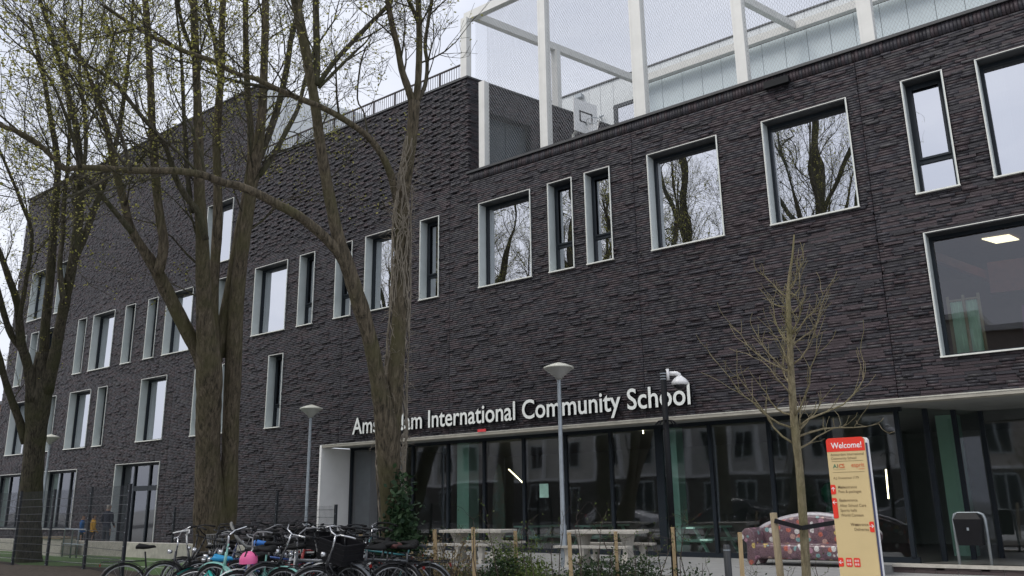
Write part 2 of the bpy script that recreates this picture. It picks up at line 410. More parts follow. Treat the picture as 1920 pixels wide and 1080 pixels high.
# backing wall with the window holes
def backing():
    mb = MB()
    xs = sorted({X_L, X_B, X_C, 6.0} | {v for o in OPEN for v in o[:2] if X_L < v < 6}); zs = sorted({GZ, Z1, Z2, Z3} | {v for o in OPEN for v in o[2:] if GZ < v < Z1})
    for i in range(len(xs)-1):
        for j in range(len(zs)-1):
            xc, zc = (xs[i]+xs[i+1])/2, (zs[j]+zs[j+1])/2
            top = Z1 if xc < X_B else Z2 if xc < X_C else Z3
            if zc > top or any(o[0] < xc < o[1] and o[2] < zc < o[3] for o in OPEN): continue
            mb.add([(xs[i],FY+.03,zs[j]),(xs[i+1],FY+.03,zs[j]),(xs[i+1],FY+.03,zs[j+1]),(xs[i],FY+.03,zs[j+1])], [(0,1,2,3)])
    return mb
wall = None
def set_back(mb, y):
    mb.v = [(a, y, c) for a, b, c in mb.v]; return mb
wall = set_back(backing(), FY+.115).build('brick_wall', MORTAR, SCH)
# thin mortar sheet closer to the face where no brick is recessed
mort = link('brick_field', brick_mesh([b for i,b in enumerate(bricks) if i not in single], 'brick_field'), wall); mort['kind'] = 'stuff'
variants = []
for k in range(12):
    mb = MB(); mb.box(0,1,0,1,0,1); c = brick_col(random.uniform(-8,0), random.uniform(3,9)); mb.col = [c]*8; variants.append(mb.mesh('brick', BRICK))
for i in sorted(single):
    s,e,a,b,y,c = bricks[i]
    o = bpy.data.objects.new('brick', random.choice(variants)); COL.objects.link(o); o.parent = wall; o.location = (s,y,a); o.scale = (e-s, BACK-y, b-a)

# windows
def window(x0, x1, z0, z1, kind):
    y0, yg = FY-.045, FY+.35
    t = .035
    mb = MB()
    mb.m = 0
    mb.box(x0, x0+t, y0+.012, yg, z0, z1); mb.box(x1-t, x1, y0+.012, yg, z0, z1)
    mb.m = 2; mb.box(x0+t, x1-t, y0+.012, yg, z1-t, z1)  # head lining takes a dark material: the shade up there is put into its colour
    mb.m = 1
    mb.box(x0-.004, x0+.015, y0, y0+.012, z0, z1+.004); mb.box(x1-.015, x1+.004, y0, y0+.012, z0, z1+.004); mb.box(x0+.015, x1-.015, y0, y0+.012, z1-.013, z1+.004)
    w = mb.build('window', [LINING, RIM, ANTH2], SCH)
    if kind != 'door':
        s = MB(); s.box(x0-.015, x1+.015, y0-.03, yg, z0-.02, z0+.012); s.build('sill', RIM, w)
    f = MB(); fw = .075
    a, b, c, d = x0+t, x1-t, z0+.012, z1-t
    f.box(a, a+fw, yg-.06, yg+.05, c, d); f.box(b-fw, b, yg-.06, yg+.05, c, d); f.box(a+fw, b-fw, yg-.06, yg+.05, c, c+fw); f.box(a+fw, b-fw, yg-.06, yg+.05, d-fw, d)
    panes = [(a+fw, b-fw, c+fw, d-fw)]
    if kind == 'n':
        zt = z0+(z1-z0)*.30; f.box(a+fw, b-fw, yg-.05, yg+.05, zt-.045, zt+.045)
        f.box(a+fw, a+fw+.05, yg-.085, yg-.05, zt+.045, d-fw); f.box(b-fw-.05, b-fw, yg-.085, yg-.05, zt+.045, d-fw)
        f.box(a+fw+.05, b-fw-.05, yg-.085, yg-.05, d-fw-.05, d-fw); f.box(a+fw+.05, b-fw-.05, yg-.085, yg-.05, zt+.045, zt+.095)
        panes = [(a+fw, b-fw, c+fw, zt-.045), (a+fw, b-fw, zt+.045, d-fw)]
    if kind == 'g':
        n = 3; panes = []; step = (b-a-2*fw)/n
        for i in range(n):
            if i: f.box(a+fw+step*i-.04, a+fw+step*i+.04, yg-.06, yg+.05, c+fw, d-fw)
            panes.append((a+fw+step*i, a+fw+step*(i+1), c+fw, d-fw))
    if kind == 'door':
        panes = []
        xs = [a+fw, a+fw+(b-a)*.28, a+fw+(b-a)*.63, b-fw]
        for x in xs[1:3]: f.box(x-.05, x+.05, yg-.06, yg+.05, c+fw, d-fw)
        zt = z0+2.45
        for i in range(3):
            if i: f.box(xs[i]+.05, xs[i+1]-.05, yg-.065, yg+.055, zt-.13, zt+.08)
            panes.append((xs[i], xs[i+1], c+fw, d-fw))
    f.build('frame', ANTH, w)
    gm = {'big': GLASS_R3, 'g': GLASS_GR, 'door': GLASS_GR}.get(kind, GLASS_UP)
    for (p, q, r, s_) in panes:
        gb = MB(); gb.add([(p,yg,r),(q,yg,r),(q,yg,s_),(p,yg,s_)], [(0,1,2,3)]); gb.build('pane', gm, w)
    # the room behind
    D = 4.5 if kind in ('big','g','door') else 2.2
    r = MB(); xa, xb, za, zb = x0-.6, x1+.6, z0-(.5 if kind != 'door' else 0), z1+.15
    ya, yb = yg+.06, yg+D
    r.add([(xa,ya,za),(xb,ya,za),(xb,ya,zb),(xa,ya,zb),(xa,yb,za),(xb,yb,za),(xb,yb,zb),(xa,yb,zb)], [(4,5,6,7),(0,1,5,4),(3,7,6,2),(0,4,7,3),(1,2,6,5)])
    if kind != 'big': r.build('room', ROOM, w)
    if kind in ('w', 'g'):
        cu = MB(); cw = (x1-x0)*(.16 if kind == 'w' else .2); n = 10
        pts = [(a+fw+.02+cw*i/n, yg+.14+.03*sin(i*2.1)) for i in range(n+1)]
        cu.add([(x,y,c) for x,y in pts]+[(x,y,d) for x,y in pts], [(i,i+1,n+2+i,n+1+i) for i in range(n)])
        cu.build('curtain', CURTAIN, w, smooth=True)
    return w
for w in WIN:
    o = window(*w)
    if w[4] == 'big': R3W = o
    if w[4] == 'door': DOORW = o
    if w[4] == 'door': o['label'] = 'tall glazed door bay with yellowish top lights'
# the lit classroom behind the big right-hand window
cl = MB(); xa, xb, ya, yb, za, zb = -4.6, 3.5, FY+.46, FY+6, 4.0, 7.3
cl.add([(xa,ya,za),(xb,ya,za),(xb,ya,zb),(xa,ya,zb),(xa,yb,za),(xb,yb,za),(xb,yb,zb),(xa,yb,zb)], [(4,5,6,7),(0,1,5,4),(3,7,6,2),(0,4,7,3),(1,2,6,5)])
cl.build('classroom', M('classroom_wall_reflection', (.11,.05,.035), .8), SCH)  # red-brown walls: the pane's warm reflection is put into their colour
def onZ(px_, py_, Z):
    r = (px_-960)/FPX*CR - (py_-540)/FPX*CU + CF; return CAM + r*((Z-EZ)/r.z)
b = MB(); q4 = [onZ(1841,449,7.27), onZ(1868,457,7.27), onZ(1911,450,7.27), onZ(1892,441,7.27)]
b.add([(p.x,p.y,7.27) for p in q4]+[(p.x,p.y,7.295) for p in q4], [(0,1,2,3),(7,6,5,4),(0,4,5,1),(1,5,6,2),(2,6,7,3),(3,7,4,0)]); b.build('ceiling_light', emit_mat('ceiling_light_panel', (1,.86,.58), 1.3), SCH)
b = MB(); b.beam(onY(1752,482,FY+1.4),onY(1870,525,FY+3),.12,.22); b.beam(onY(1855,522,FY+2.6),onY(1990,505,FY+2.6),.15,.75); b.build('beam', DARKRED, SCH)
CURT2 = M('mint_curtain', (.42,.62,.48), .8, .15, 3)
for (pa, pb) in ((1786,1811),(1815,1839)):
    xa_, xb_ = onY(pa,600,FY+.75).x, onY(pb,600,FY+.75).x; zt_ = onY(1810,563,FY+.75).z
    b = MB(); n = 14; pts = [(xa_+(xb_-xa_)*i/n, FY+.75+.03*sin(i*2.4)) for i in range(n+1)]
    b.add([(px_,py_,4.1) for px_,py_ in pts]+[(px_,py_,zt_) for px_,py_ in pts], [(i,i+1,n+2+i,n+1+i) for i in range(n)])
    b.build('curtain', CURT2, SCH, smooth=True)
b = MB(); b.prism([(-2.0,4.4),(-.9,4.4),(-1.2,5.0),(-1.9,5.5)], FY+1.6, FY+1.75); b.build('partition', M('plum_board', (.16,.03,.08), .6), SCH)
b = MB(); xs3 = [onY(q_,600,FY+.7).x for q_ in (1782,1812,1841)]; zt_ = onY(1810,552,FY+.7).z
for x in xs3: b.box(x-.03, x+.03, FY+.7, FY+.73, 4.1, zt_)
b.box(xs3[0]+.03, xs3[2]-.03, FY+.702, FY+.728, zt_-.12, zt_-.08); b.build('curtain_rail', WOODGR, SCH)

# coping and roof pieces
b = MB(); b.box(X_C-.02, 6, FY-.06, FY+.42, Z3-.004, Z3+.07); b.build('coping', ANTH2, SCH)
b = MB(); b.box(X_B, X_C+.03, FY-.05, FY+.40, Z2, Z2+.07); b.build('coping', ANTH2, SCH)
b = MB(); b.box(X_L-.05, X_B+.05, FY-.05, FY+.40, Z1, Z1+.06); b.build('coping', ANTH2, SCH)
b = MB(); b.box(X_L, X_B, FY+.40, FY+14, Z1-.3, Z1-.25); b.box(X_B, X_C-.2, FY+.40, FY+14, Z2-.3, Z2-.25); b.box(X_C-.2, 6, FY+.40, FY+9, Z3-.75, Z3-.7); b.build('roof_deck', SOFFIT, SCH)
b = MB(); b.box(X_L, X_L+.1, FY+.125, FY+14, GZ, Z1-.005); b.build('end_wall', MORTAR, SCH)
b = MB(); b.box(X_C+.4, 6, FY+.13, FY+.40, Z3-.7, Z3-.01); b.build('parapet', ANTH2, SCH)
# angled return wall at the terrace corner
RD = Vector((1.63,5.69,0)).normalized(); RN = Vector((RD.y,-RD.x,0))
P0 = Vector((X_C, FY, 0))
rb = []
courses(0, 8.6, 11.25, Z2, [(.9,2.72,11.2,14.42)], lambda u,z: 'C' if u > .2 else 'A', lambda s,e,a,b,p,c: rb.append((s,e,a,b,p,c)))
mb = MB(); cols = []
def rpt(u, n, z): q = P0+RD*u+RN*n; return (q.x, q.y, z)
for (s,e,a,b_,p,c) in rb:
    mb.add([rpt(s,p,a),rpt(e,p,a),rpt(e,p,b_),rpt(s,p,b_),rpt(s,-.1,a),rpt(e,-.1,a),rpt(e,-.1,b_),rpt(s,-.1,b_)], [(0,1,2,3),(3,2,6,7),(1,0,4,5),(1,5,6,2),(0,3,7,4)]); cols += [c]*8
mb.col = cols
rw = MB()
for (u0,u1,za,zb) in ((0.02,.9,11.2,Z2),(2.72,8.6,11.2,Z2),(.9,2.72,14.42,Z2)):
    rw.add([rpt(u0,-.09,za),rpt(u1,-.09,za),rpt(u1,-.09,zb),rpt(u0,-.09,zb)], [(0,1,2,3)])
rwo = rw.build('return_wall', MORTAR, SCH); o = mb.build('brick_field', BRICK, rwo); o['kind'] = 'stuff'
b = MB(); b.beam(rpt(-.02,-.17,Z2+.035), rpt(8.6,-.17,Z2+.035), .42, .066); b.build('coping', ANTH2, SCH)
DOORB = M('blue_grey_door', (.030,.045,.055), .5, .1, 3)
b = MB(); b.beam(rpt(.9,-.35,12.8), rpt(1.8,-.35,12.8), .05, 3.2); dd = b.build('terrace_door', DOORB, SCH)
b = MB(); b.beam(rpt(1.82,-.35,12.8), rpt(2.72,-.35,12.8), .05, 3.2); dd2 = b.build('terrace_door', DOORB, SCH)
b = MB(); b.tube([rpt(1.88,-.31,12.45), rpt(1.88,-.25,12.45), rpt(2.0,-.25,12.45)], .015, 6); b.build('handle', STEEL, dd2)
b = MB(); b.beam(rpt(.87,-.22,12.8), rpt(.87,-.2201,12.8), .3, 3.2) if False else b.beam(rpt(.88,-.2,11.2), rpt(.88,-.2,14.42), .05, .3, RN); b.beam(rpt(2.74,-.2,11.2), rpt(2.74,-.2,14.42), .05, .3, RN); b.beam(rpt(.9,-.2,14.44), rpt(2.72,-.2,14.44), .3, .04); b.build('door_frame', ANTH, SCH)
# white upper storey behind the terrace, in vertical panels
WY = 28.0; ZT = 18.68
ps = [-19.35,-18.6,-17.79,-16.99,-16.43,-15.8,-14.85,-14.35,-13.54,-12.65,-11.82,-11.0,-10.2,-9.38,-8.52,-7.7,-6.89,-6.05,-5.2,-4.35,-3.5,-2.65,-1.8,-1,0,1,2,3]
uw = MB(); uw.box(-19.35, 3, WY+.05, WY+.3, 11.2, ZT); uo = uw.build('upper_wall', ANTH2, SCH)
for i in range(len(ps)-1):
    pm = PANEL if ps[i] < -14.4 else PANEL2
    b = MB()
    if abs(ps[i]+15.8) < .01:
        b.box(ps[i]+.008, ps[i+1]-.008, WY, WY+.05, 17.5, ZT-.01)
    else: b.box(ps[i]+.008, ps[i+1]-.008, WY-.005*(i % 2), WY+.05, 11.3, 17.96 if ps[i] > -14.4 else ZT-.01)
    b.build('panel', pm, uo)
    if ps[i] > -14.4:
        b = MB(); b.box(ps[i]+.006, ps[i+1]-.006, WY-.02, WY+.05, 18.02, ZT-.01); b.build('panel', PANEL, uo)
b = MB(); b.box(-19.4, 3, WY-.06, WY+.35, ZT, ZT+.06); b.build('coping', ANTH2, SCH)
b = MB(); b.box(-15.82,-15.66,WY-.03,WY+.05,15.9,17.5); b.box(-15.66,-14.85,WY-.03,WY+.05,17.36,17.5); b.box(-15.66,-14.85,WY-.02,WY+.06,15.9,15.98); wf = b.build('window', ANTH, SCH)
b = MB(); b.add([(-15.66,WY+.03,15.98),(-14.85,WY+.03,15.98),(-14.85,WY+.03,17.36),(-15.66,WY+.03,17.36)], [(0,1,2,3)]); b.build('pane', GLASS_UP, wf)
for (px_, py_, w_, h_) in ((1086,181,.32,.16),):
    p = onY(px_, py_, WY-.12); b = MB(); b.box(p.x-w_/2, p.x+w_/2, p.y-.1, p.y+.1, p.z-h_/2, p.z+h_/2); b.box(p.x-.05, p.x+.05, p.y+.1, WY, p.z-.04, p.z+.04); b.build('floodlight', STEEL, SCH)
p = onY(1124, 219, WY-.15); b = MB(); b.tube([(p.x, WY, p.z),(p.x, p.y, p.z),(p.x+.2, p.y, p.z)], .04, 6); b.build('camera_bracket', STEEL, SCH)
# white return of the tallest block
WR = Vector((X_B, FY+.15, 0)); b = MB()
q = WR+RD*9; b.add([(WR.x,WR.y,15.2),(q.x,q.y,15.2),(q.x,q.y,Z1-.01),(WR.x,WR.y,Z1-.01)], [(0,1,2,3)]); b.build('white_return_wall', PANEL, SCH)

# glazed ground floor under the overhang
GY = 20.8
b = MB(); b.box(-23.36, 6, FY-.05, FY+.36, 3.40, 3.488)
ft = b.build('lintel_edge', FASCIA, SCH)
b = MB(); b.box(-23.3, 6, FY-.062, FY-.05, 3.47, 3.497); b.build('lintel_strip', M('dull_trim', (.50,.49,.43), .5), SCH)
b = MB(); b.box(-23.5, 6.2, FY+.36, 30.2, 3.44, 3.6); b.build('soffit', SOFFIT, SCH)
b = MB(); b.box(-23.36, -23.30+.03, FY-.05, GY+.1, GZ, 3.40); b.box(-23.36,-23.26,FY-.07,FY-.05,GZ,3.488); b.build('white_portal', WHITE, SCH)
mull = [-23.2,-21.7,-20.15,-18.55,-17.03,-15.47,-13.92,-12.38,-10.85,-9.36,-7.76,-6.26,-4.72]
b = MB(); b.box(-23.3, -4.6, GY-.03, GY+.08, -.02, .12); b.box(-23.3,-4.6,GY-.03,GY+.08,3.34,3.45); b.build('glazing_rail', ANTH, SCH)
for i, x in enumerate(mull):
    b = MB(); w_ = .11 if i == 8 else .045; b.box(x-w_, x+w_, GY-.05, GY+.1, .12, 3.34); b.build('mullion', ANTH, SCH)
    if i < len(mull)-1:
        b = MB(); b.add([(x,GY,.1),(mull[i+1],GY,.1),(mull[i+1],GY,3.36),(x,GY,3.36)], [(0,1,2,3)]); b.build('pane', GLASS_GR, SCH)
A = Vector((-4.72,GY,0)); B = Vector((-3.35,23.3,0)); Cc = Vector((6,23.6,0))
for (s, e, n) in ((A, B, 3), (B, Cc, 5)):
    for k in range(n):
        p, q = s.lerp(e, k/n), s.lerp(e, (k+1)/n)
        b = MB(); b.add([(p.x,p.y,0),(q.x,q.y,0),(q.x,q.y,3.42),(p.x,p.y,3.42)], [(0,1,2,3)]); b.build('pane', GLASS_GR, SCH)
        b = MB(); b.box(q.x-.05, q.x+.05, q.y-.07, q.y+.07, -.02, 3.43); b.build('mullion', ANTH, SCH)
b = MB(); b.add([(-23.3,GY+.09,0),(6,GY+.09,0),(6,30,0),(-23.3,30,0)], [(0,1,2,3)]); b.build('hall_floor', M('hall_floor', (.16,.16,.15), .4), SCH)
b = MB(); b.box(-23.3,6,29.9,30,0,3.45); b.box(-23.45,-23.33,GY+.11,30,0,3.45); b.box(6,6.1,GY,30,0,3.45); b.build('hall_wall', M('hall_wall', (.20,.21,.20), .8, .3, .5), SCH)
def column(px_, w_, Y): 
    p = onY(px_, 900, Y); b = MB(); b.box(p.x-w_/2, p.x+w_/2, Y, Y+w_, 0, 3.44); return b.build('column', TEAL, SCH)
column(868,.5,20.96); column(1259,.42,20.95); column(1790,.5,23.75)
b = MB(); b.box(-23.1,-22.35,GY+.12,GY+.16,.1,3.3); b.build('screen', M('grey_screen', (.16,.17,.19), .6), SCH)
for (px0,py0,px1,py1,Y) in ((1661,880,1666,935,22.5),(1281,893,1284,938,22.0),(954,880,980,905,23.5),(1205,800,1206,813,22)):
    b = MB(); b.tube([onY(px0,py0,Y), onY(px1,py1,Y)], .018, 6); b.build('tube_light', emit_mat('tube_light', (1,.86,.55), 5), SCH)
p = onY(1020,920,GY-.01); b = MB(); b.box(p.x-.16,p.x+.16,GY-.012,GY-.006,p.z-.2,p.z+.2); b.build('notice', M('mint_paper', (.38,.62,.52), .7), SCH)
p = onY(903,807,FY-.08); b = MB(); b.box(p.x-.16,p.x+.16,FY-.08,FY-.066,p.z-.04,p.z+.04); b.build('red_tag', M('red_tag', (.7,.05,.06), .5), SCH)
p = onY(1456,155,FY-.1); b = MB(); b.box(p.x-.32,p.x+.32,FY-.16,FY-.04,p.z-.09,p.z+.09); b.build('vent_box', BLACK, SCH)

# ------------------------------------------------------------------ ball court cage on the terrace
CG = wroot('ball_court_cage', (-9.5, 23, Z3)); tag(CG, 'white steel ball court cage with netting on the roof terrace', 'cage')
CZ = 18.0
def cpt(x_front, y):                        # a point on the slanted cross direction
    t = (y-19.8)/RD.y; return (x_front+RD.x*t, y)
def cbeam(name, a, b, w=.22, h=.3): mb = MB(); mb.beam(a, b, w, h); return mb.build(name, CAGEW, CG)
for x, w_, z0 in ((-13.62,.27,Z3+.07),(-10.25,.36,Z3+.07),(-7.17,.28,Z3+.07),(-3.99,.32,Z3+.07),(-.6,.3,Z3+.07)):
    mb = MB(); mb.box(x-w_/2, x+w_/2, 19.66, 19.94, z0-.4, CZ+.15); mb.box(x-w_/2-.01, x-w_/2+.05, 19.655, 19.66, z0, CZ+.15); mb.build('post', CAGEW, CG)
mb = MB(); mb.box(-16.22,-15.98,19.62,19.88,Z3+.0,15.2); mb.build('post', CAGEW, CG)
mb = MB(); mb.box(-16.95,-16.68,19.52,19.78,Z2+.07,CZ-.15); mb.build('post', CAGEW, CG)
cbeam('beam', (-16.95,19.8,CZ), (1,19.8,CZ))
cbeam('beam', (-14.55,27.66,CZ), (2,27.66,CZ))
for xf in (-16.62,-10.25,-3.99): a = cpt(xf,19.92); b2 = cpt(xf,27.55); cbeam('beam', (*a,CZ), (*b2,CZ), .2, .28)
a = cpt(-16.62,23.4); mb = MB(); mb.box(a[0]-.13,a[0]+.13,a[1]-.13,a[1]+.13,Z2+.05,CZ-.14); mb.build('post', CAGEW, CG)
NETM = M('net_cord', (.40,.41,.42), .8)
def net(o, U, V, lu, lv, keep=None, s=.085, r=.003):     # diamond mesh on a parallelogram o + u*U + v*V
    mb = MB(); U = Vector(U); V = Vector(V); o = Vector(o); n = U.cross(V).normalized(); k = 1.7
    def seg(u0, v0, u1, v1):
        a, b = o+U*u0+V*v0, o+U*u1+V*v1; d = (b-a).normalized(); q = d.cross(n)
        mb.add([a+q*r, a-q*.5*r+n*r, a-q*.5*r-n*r, b+q*r, b-q*.5*r+n*r, b-q*.5*r-n*r], [(0,1,4,3),(1,2,5,4),(2,0,3,5)])
    c = -lv/k
    while c < lu+lv/k:
        # v = k*(u-c)
        u0, u1 = max(0, c), min(lu, c+lv/k)
        if u1 > u0: seg(u0, k*(u0-c), u1, k*(u1-c))
        # v = lv - k*(u-c)
        if u1 > u0: seg(u0, lv-k*(u0-c), u1, lv-k*(u1-c))
        c += s
    return mb.build('net', NETM, CG)
net((-16.0,19.8,Z3+.07), (1,0,0), (0,0,1), 17, CZ-Z3-.2)
net((-16.62,19.8,CZ+.17), (1,0,0), tuple(RD), 17.5, 8.2)
net((*cpt(-16.62,19.9),Z2+.08), tuple(RD), (0,0,1), 7.9, CZ-Z2-.2)

# basketball hoop
HB = onY(1098, 221, 23.3); HP = wroot('basketball_hoop', (HB.x, HB.y, 11.25)); tag(HP, 'white basketball backboard and hoop on the roof terrace', 'basketball hoop')
def hp(u, n, z): q = Vector((HB.x,HB.y,HB.z))+RD*u+RN*n; return (q.x,q.y,HB.z+z)
mb = MB(); mb.beam(hp(-.55,0,0), hp(.55,0,0), .04, 1.25); mb.build('backboard', WHITEP, HP)
mb = MB()
for a, b2, w_, h_ in ((hp(-.26,.025,.18),hp(.26,.025,.18),.01,.05),(hp(-.26,.025,-.2),hp(.26,.025,-.2),.01,.05)): mb.beam(a,b2,w_,h_)
for u in (-.28,.28): mb.beam(hp(u-.025,.025,0),hp(u+.025,.025,0),.01,.43)
mb.build('target_square', BLACK, HP)
ring = [hp(.23*cos(2*pi*i/20), .38+.23*sin(2*pi*i/20), -.25) for i in range(20)]
mb = MB(); mb.tube(ring, .014, 5, closed=True); mb.beam(hp(0,.02,-.25),hp(0,.16,-.25),.1,.03); mb.build('rim', STEEL, HP)
mb = MB()
for i in range(12):
    a = 2*pi*i/12
    for s_ in (-1,1): mb.tube([hp(.23*cos(a),.38+.23*sin(a),-.25), hp(.15*cos(a+s_*.4),.38+.15*sin(a+s_*.4),-.6)], .006, 3)
mb.build('hoop_net', WHITEP, HP)
mb = MB(); mb.tube([hp(0,-.03,-.1), hp(0,-.7,-.4), hp(0,-.7,11.25-HB.z)], .06, 8); mb.build('pole', CAGEW, HP)

# railing along the middle roof
RL = wroot('roof_railing', (-22.5, 19.75, Z2)); tag(RL, 'black steel bar railing along the middle roof edge', 'railing')
RX = M('railing_steel', (.03,.018,.02), .5)
x = X_C-.35; k = 0; z0, z1 = Z2+.08, Z2+.76
while x > X_B+.1:
    mb = MB(); mb.box(x-.025, x+.025, 19.70, 19.76, z0, z1+.01); mb.build('post', RX, RL); x -= 1.12
me = None; x = X_C-.35
while x > X_B:
    if me is None: mb = MB(); mb.box(-.007,.007,-.007,.007,z0+.06,z1-.02); me = mb.mesh('baluster', RX)
    x -= .112; o = bpy.data.objects.new('baluster', me); COL.objects.link(o); o.parent = RL; o.location = Vector((x,19.73,0))-WOFF[RL.name]
mb = MB(); mb.box(X_B, X_C-.32, 19.70,19.76,z1-.02,z1+.025); mb.build('handrail', RX, RL)
mb = MB(); mb.box(X_B, X_C-.32, 19.71,19.75,z0+.04,z0+.07); mb.build('bottom_rail', RX, RL)
mb = MB(); mb.box(X_C-1.3, X_C-.36, FY+.1, FY+.35, Z2+.07, Z2+.2); mb.build('upstand', ANTH2, SCH)

# ------------------------------------------------------------------ lettering
def text_mesh(s, size, ext, name='letter', bold=0.):
    c = bpy.data.curves.new(name, 'FONT'); c.body = s; c.size = size; c.extrude = ext; c.offset = bold; c.resolution_u = 4
    o = bpy.data.objects.new(name, c); COL.objects.link(o); bpy.context.view_layer.update()
    me = bpy.data.meshes.new_from_object(o.evaluated_get(bpy.context.evaluated_depsgraph_get())); bpy.data.objects.remove(o); return me
SG = wroot('building_sign', (-15.4, FY-.1, 3.76)); tag(SG, 'white raised letters reading Amsterdam International Community School on the brick', 'sign')
TXT = 'Amsterdam International Community School'
LW = M('sign_white', (.80,.83,.80), .45, .03); LSHADE = BLACK
full = text_mesh(TXT, 1, 0); xs_ = [v.co.x for v in full.vertices]; fw_ = max(xs_)-min(xs_); fx0 = min(xs_)
capm = text_mesh('A', 1, 0); cap = max(v.co.y for v in capm.vertices)
sx = (21.6-9.15)/fw_; sz = .53/cap
for i, ch in enumerate(TXT):
    if ch == ' ': continue
    def width(s):                       # advance by measuring prefix
        mm = text_mesh(s, 1, 0); r = max(v.co.x for v in mm.vertices); bpy.data.meshes.remove(mm); return r
    right = width(TXT[:i+1])
    me = text_mesh(ch, 1, .05, bold=.012)
    r0 = max(v.co.x for v in me.vertices)
    off = right-r0
    for v in me.vertices:
        x_, y_, z_ = v.co; v.co = (-21.6+(x_+off-fx0)*sx, FY-.10-z_*1.0, 3.76+y_*sz)
    me.materials.clear(); me.materials.append(LW); me.materials.append(LSHADE); me.update()
    for p in me.polygons: p.material_index = 0 if abs(p.normal.y) > .5 else 1  # sides turned black: the letters' shadowed returns are painted, not lit
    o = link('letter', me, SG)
mb = MB()
for x in np.arange(-21.3,-9.3,.55): mb.box(x, x+.02, FY-.06, FY-.0, 3.9, 3.94)
mb.build('fixing', BLACK, SG)

# ------------------------------------------------------------------ street lamps
def lamp(loc, zt, label, rot=0):
    L = empty('street_lamp', loc); tag(L, label, 'street lamp', 'cone-topped street lamps'); h = zt-loc[2]
    mb = MB(); mb.lathe([(.075,0),(.075,.9),(.055,.95),(.045,h-.42),(.045,h-.36)], n=12); mb.build('pole', STEEL, L, True)
    mb = MB(); mb.lathe([(.0,h-.42),(.07,h-.42),(.10,h-.36),(.33,h-.17),(.35,h-.15)], n=28); mb.build('bowl', LAMPG, L, True)
    mb = MB(); mb.lathe([(.33,h-.155),(.365,h-.15),(.365,h-.115),(.20,h-.05),(.03,h),(.0,h)], n=28); mb.build('cap', LAMPW, L, True)
    return L
lamp((-11.2,16.53,-.01), 4.69, 'tall grey lamp post with cone top in front of the lettering')
lamp((-21.69,17.62,GZ), 4.62, 'grey cone-topped lamp post left of the white portal')
lamp((-37.3,16.5,GZ), 4.55, 'far grey cone-topped lamp post beside the leftmost trunk')

# camera pole
cp = at(1266,1080,14); CPX = wroot('camera_pole', (cp.x, cp.y, GZ)); tag(CPX, 'slim black pole carrying a white dome security camera', 'camera pole')
zt = onY(1263,692,cp.y).z
mb = MB(); mb.tube([(cp.x,cp.y,GZ),(cp.x,cp.y,zt)], .055, 10); mb.build('pole', BLACK, CPX, True)
mb = MB()
for z in (zt-.06, zt-.11, zt-.16): mb.tube([(cp.x,cp.y,z-.008),(cp.x,cp.y,z+.008)], .058, 10)
mb.build('band', STEEL, CPX)
z = onY(1266,790,cp.y).z; mb = MB()
for i in range(14):
    a = 2*pi*i/14; mb.tube([(cp.x+.05*cos(a),cp.y+.05*sin(a),z+.03),(cp.x+.13*cos(a),cp.y+.13*sin(a),z+.02),(cp.x+.22*cos(a),cp.y+.22*sin(a),z-.07)], [.012,.01,.004], 4)
mb.build('spike_collar', BLACK, CPX)
ra = Vector((CR.x,CR.y,0)).normalized()
def cq(u, dz): q = Vector((cp.x,cp.y,zt))+ra*u; return (q.x,q.y,zt+dz)
mb = MB(); mb.beam(cq(.055,-.08),cq(.10,-.08),.1,.2); mb.tube([cq(.09,-.06),cq(.24,-.06),cq(.28,-.08),cq(.29,-.13)], .04, 10); mb.build('bracket', WHITEP, CPX, True)
c0 = cq(.29,-.13); mb = MB(); mb.lathe([(0,.02),(.05,.02),(.11,-.03),(.15,-.08),(.155,-.12),(.13,-.14)], c0, 20); dm = mb.build('dome_housing', WHITEP, CPX, True)
mb = MB(); mb.lathe([(.125,-.135),(.11,-.18),(.06,-.215),(0,-.225)], c0, 18); mb.build('dome', M('smoked_dome', (.03,.03,.035), .1), CPX, True)

# ------------------------------------------------------------------ mesh fences
FENC = M('fence_green_black', (.012,.016,.022), .5)
WIRE = M('fence_wire', (.03,.034,.04), .5)
def fence(name, pts, hts, label, base=GZ, skip=()):
    F = wroot(name, (pts[0][0], pts[0][1], base)); tag(F, label, 'fence')
    for (x, y), h in zip(pts, hts):
        mb = MB(); mb.box(x-.035,x+.035,y-.03,y+.03,base,base+h+.06); p = mb.build('post', FENC, F)
        mb = MB()
        for z in np.arange(.15, h, .3): mb.tube([(x+.012,y-.03,base+z),(x+.012,y-.046,base+z)], .012, 5)
        mb.build('bolt', STEEL, p)
    for i in range(len(pts)-1):
        if i in skip: continue
        a, b2 = Vector((*pts[i],0)), Vector((*pts[i+1],0)); h = min(hts[i],hts[i+1]); d = b2-a; L = d.length; d.normalize(); nn = Vector((d.y,-d.x,0))*.03
        mb = MB()
        for z in np.arange(.06, h+.01, .2):
            for s_ in (-1,1):
                o_ = nn*(.7+.12*s_)+Vector((0,0,base+z)); mb.beam(a+o_, b2+o_, .010, .011)
        for t in np.arange(.03, L, .05):
            q = a+d*t+nn*.7; mb.beam(q+Vector((0,0,base+.04)), q+Vector((0,0,base+h+.03)), .005, .005, d)
        mb.build('mesh_panel', WIRE, F)
fence('mesh_fence', [(-29.0,11.3),(-26.54,11.12),(-24.2,11.0),(-21.6,10.72),(-18.62,10.1)], [2.05]*5, 'tall black welded mesh fence along the turf at left')
fence('mesh_fence', [(-26.5,16.0),(-23.8,16.0),(-21.07,16.0),(-18.44,16.0)], [1.55,1.55,1.95,1.54], 'lower black mesh fence behind the parked bicycles by the white portal')

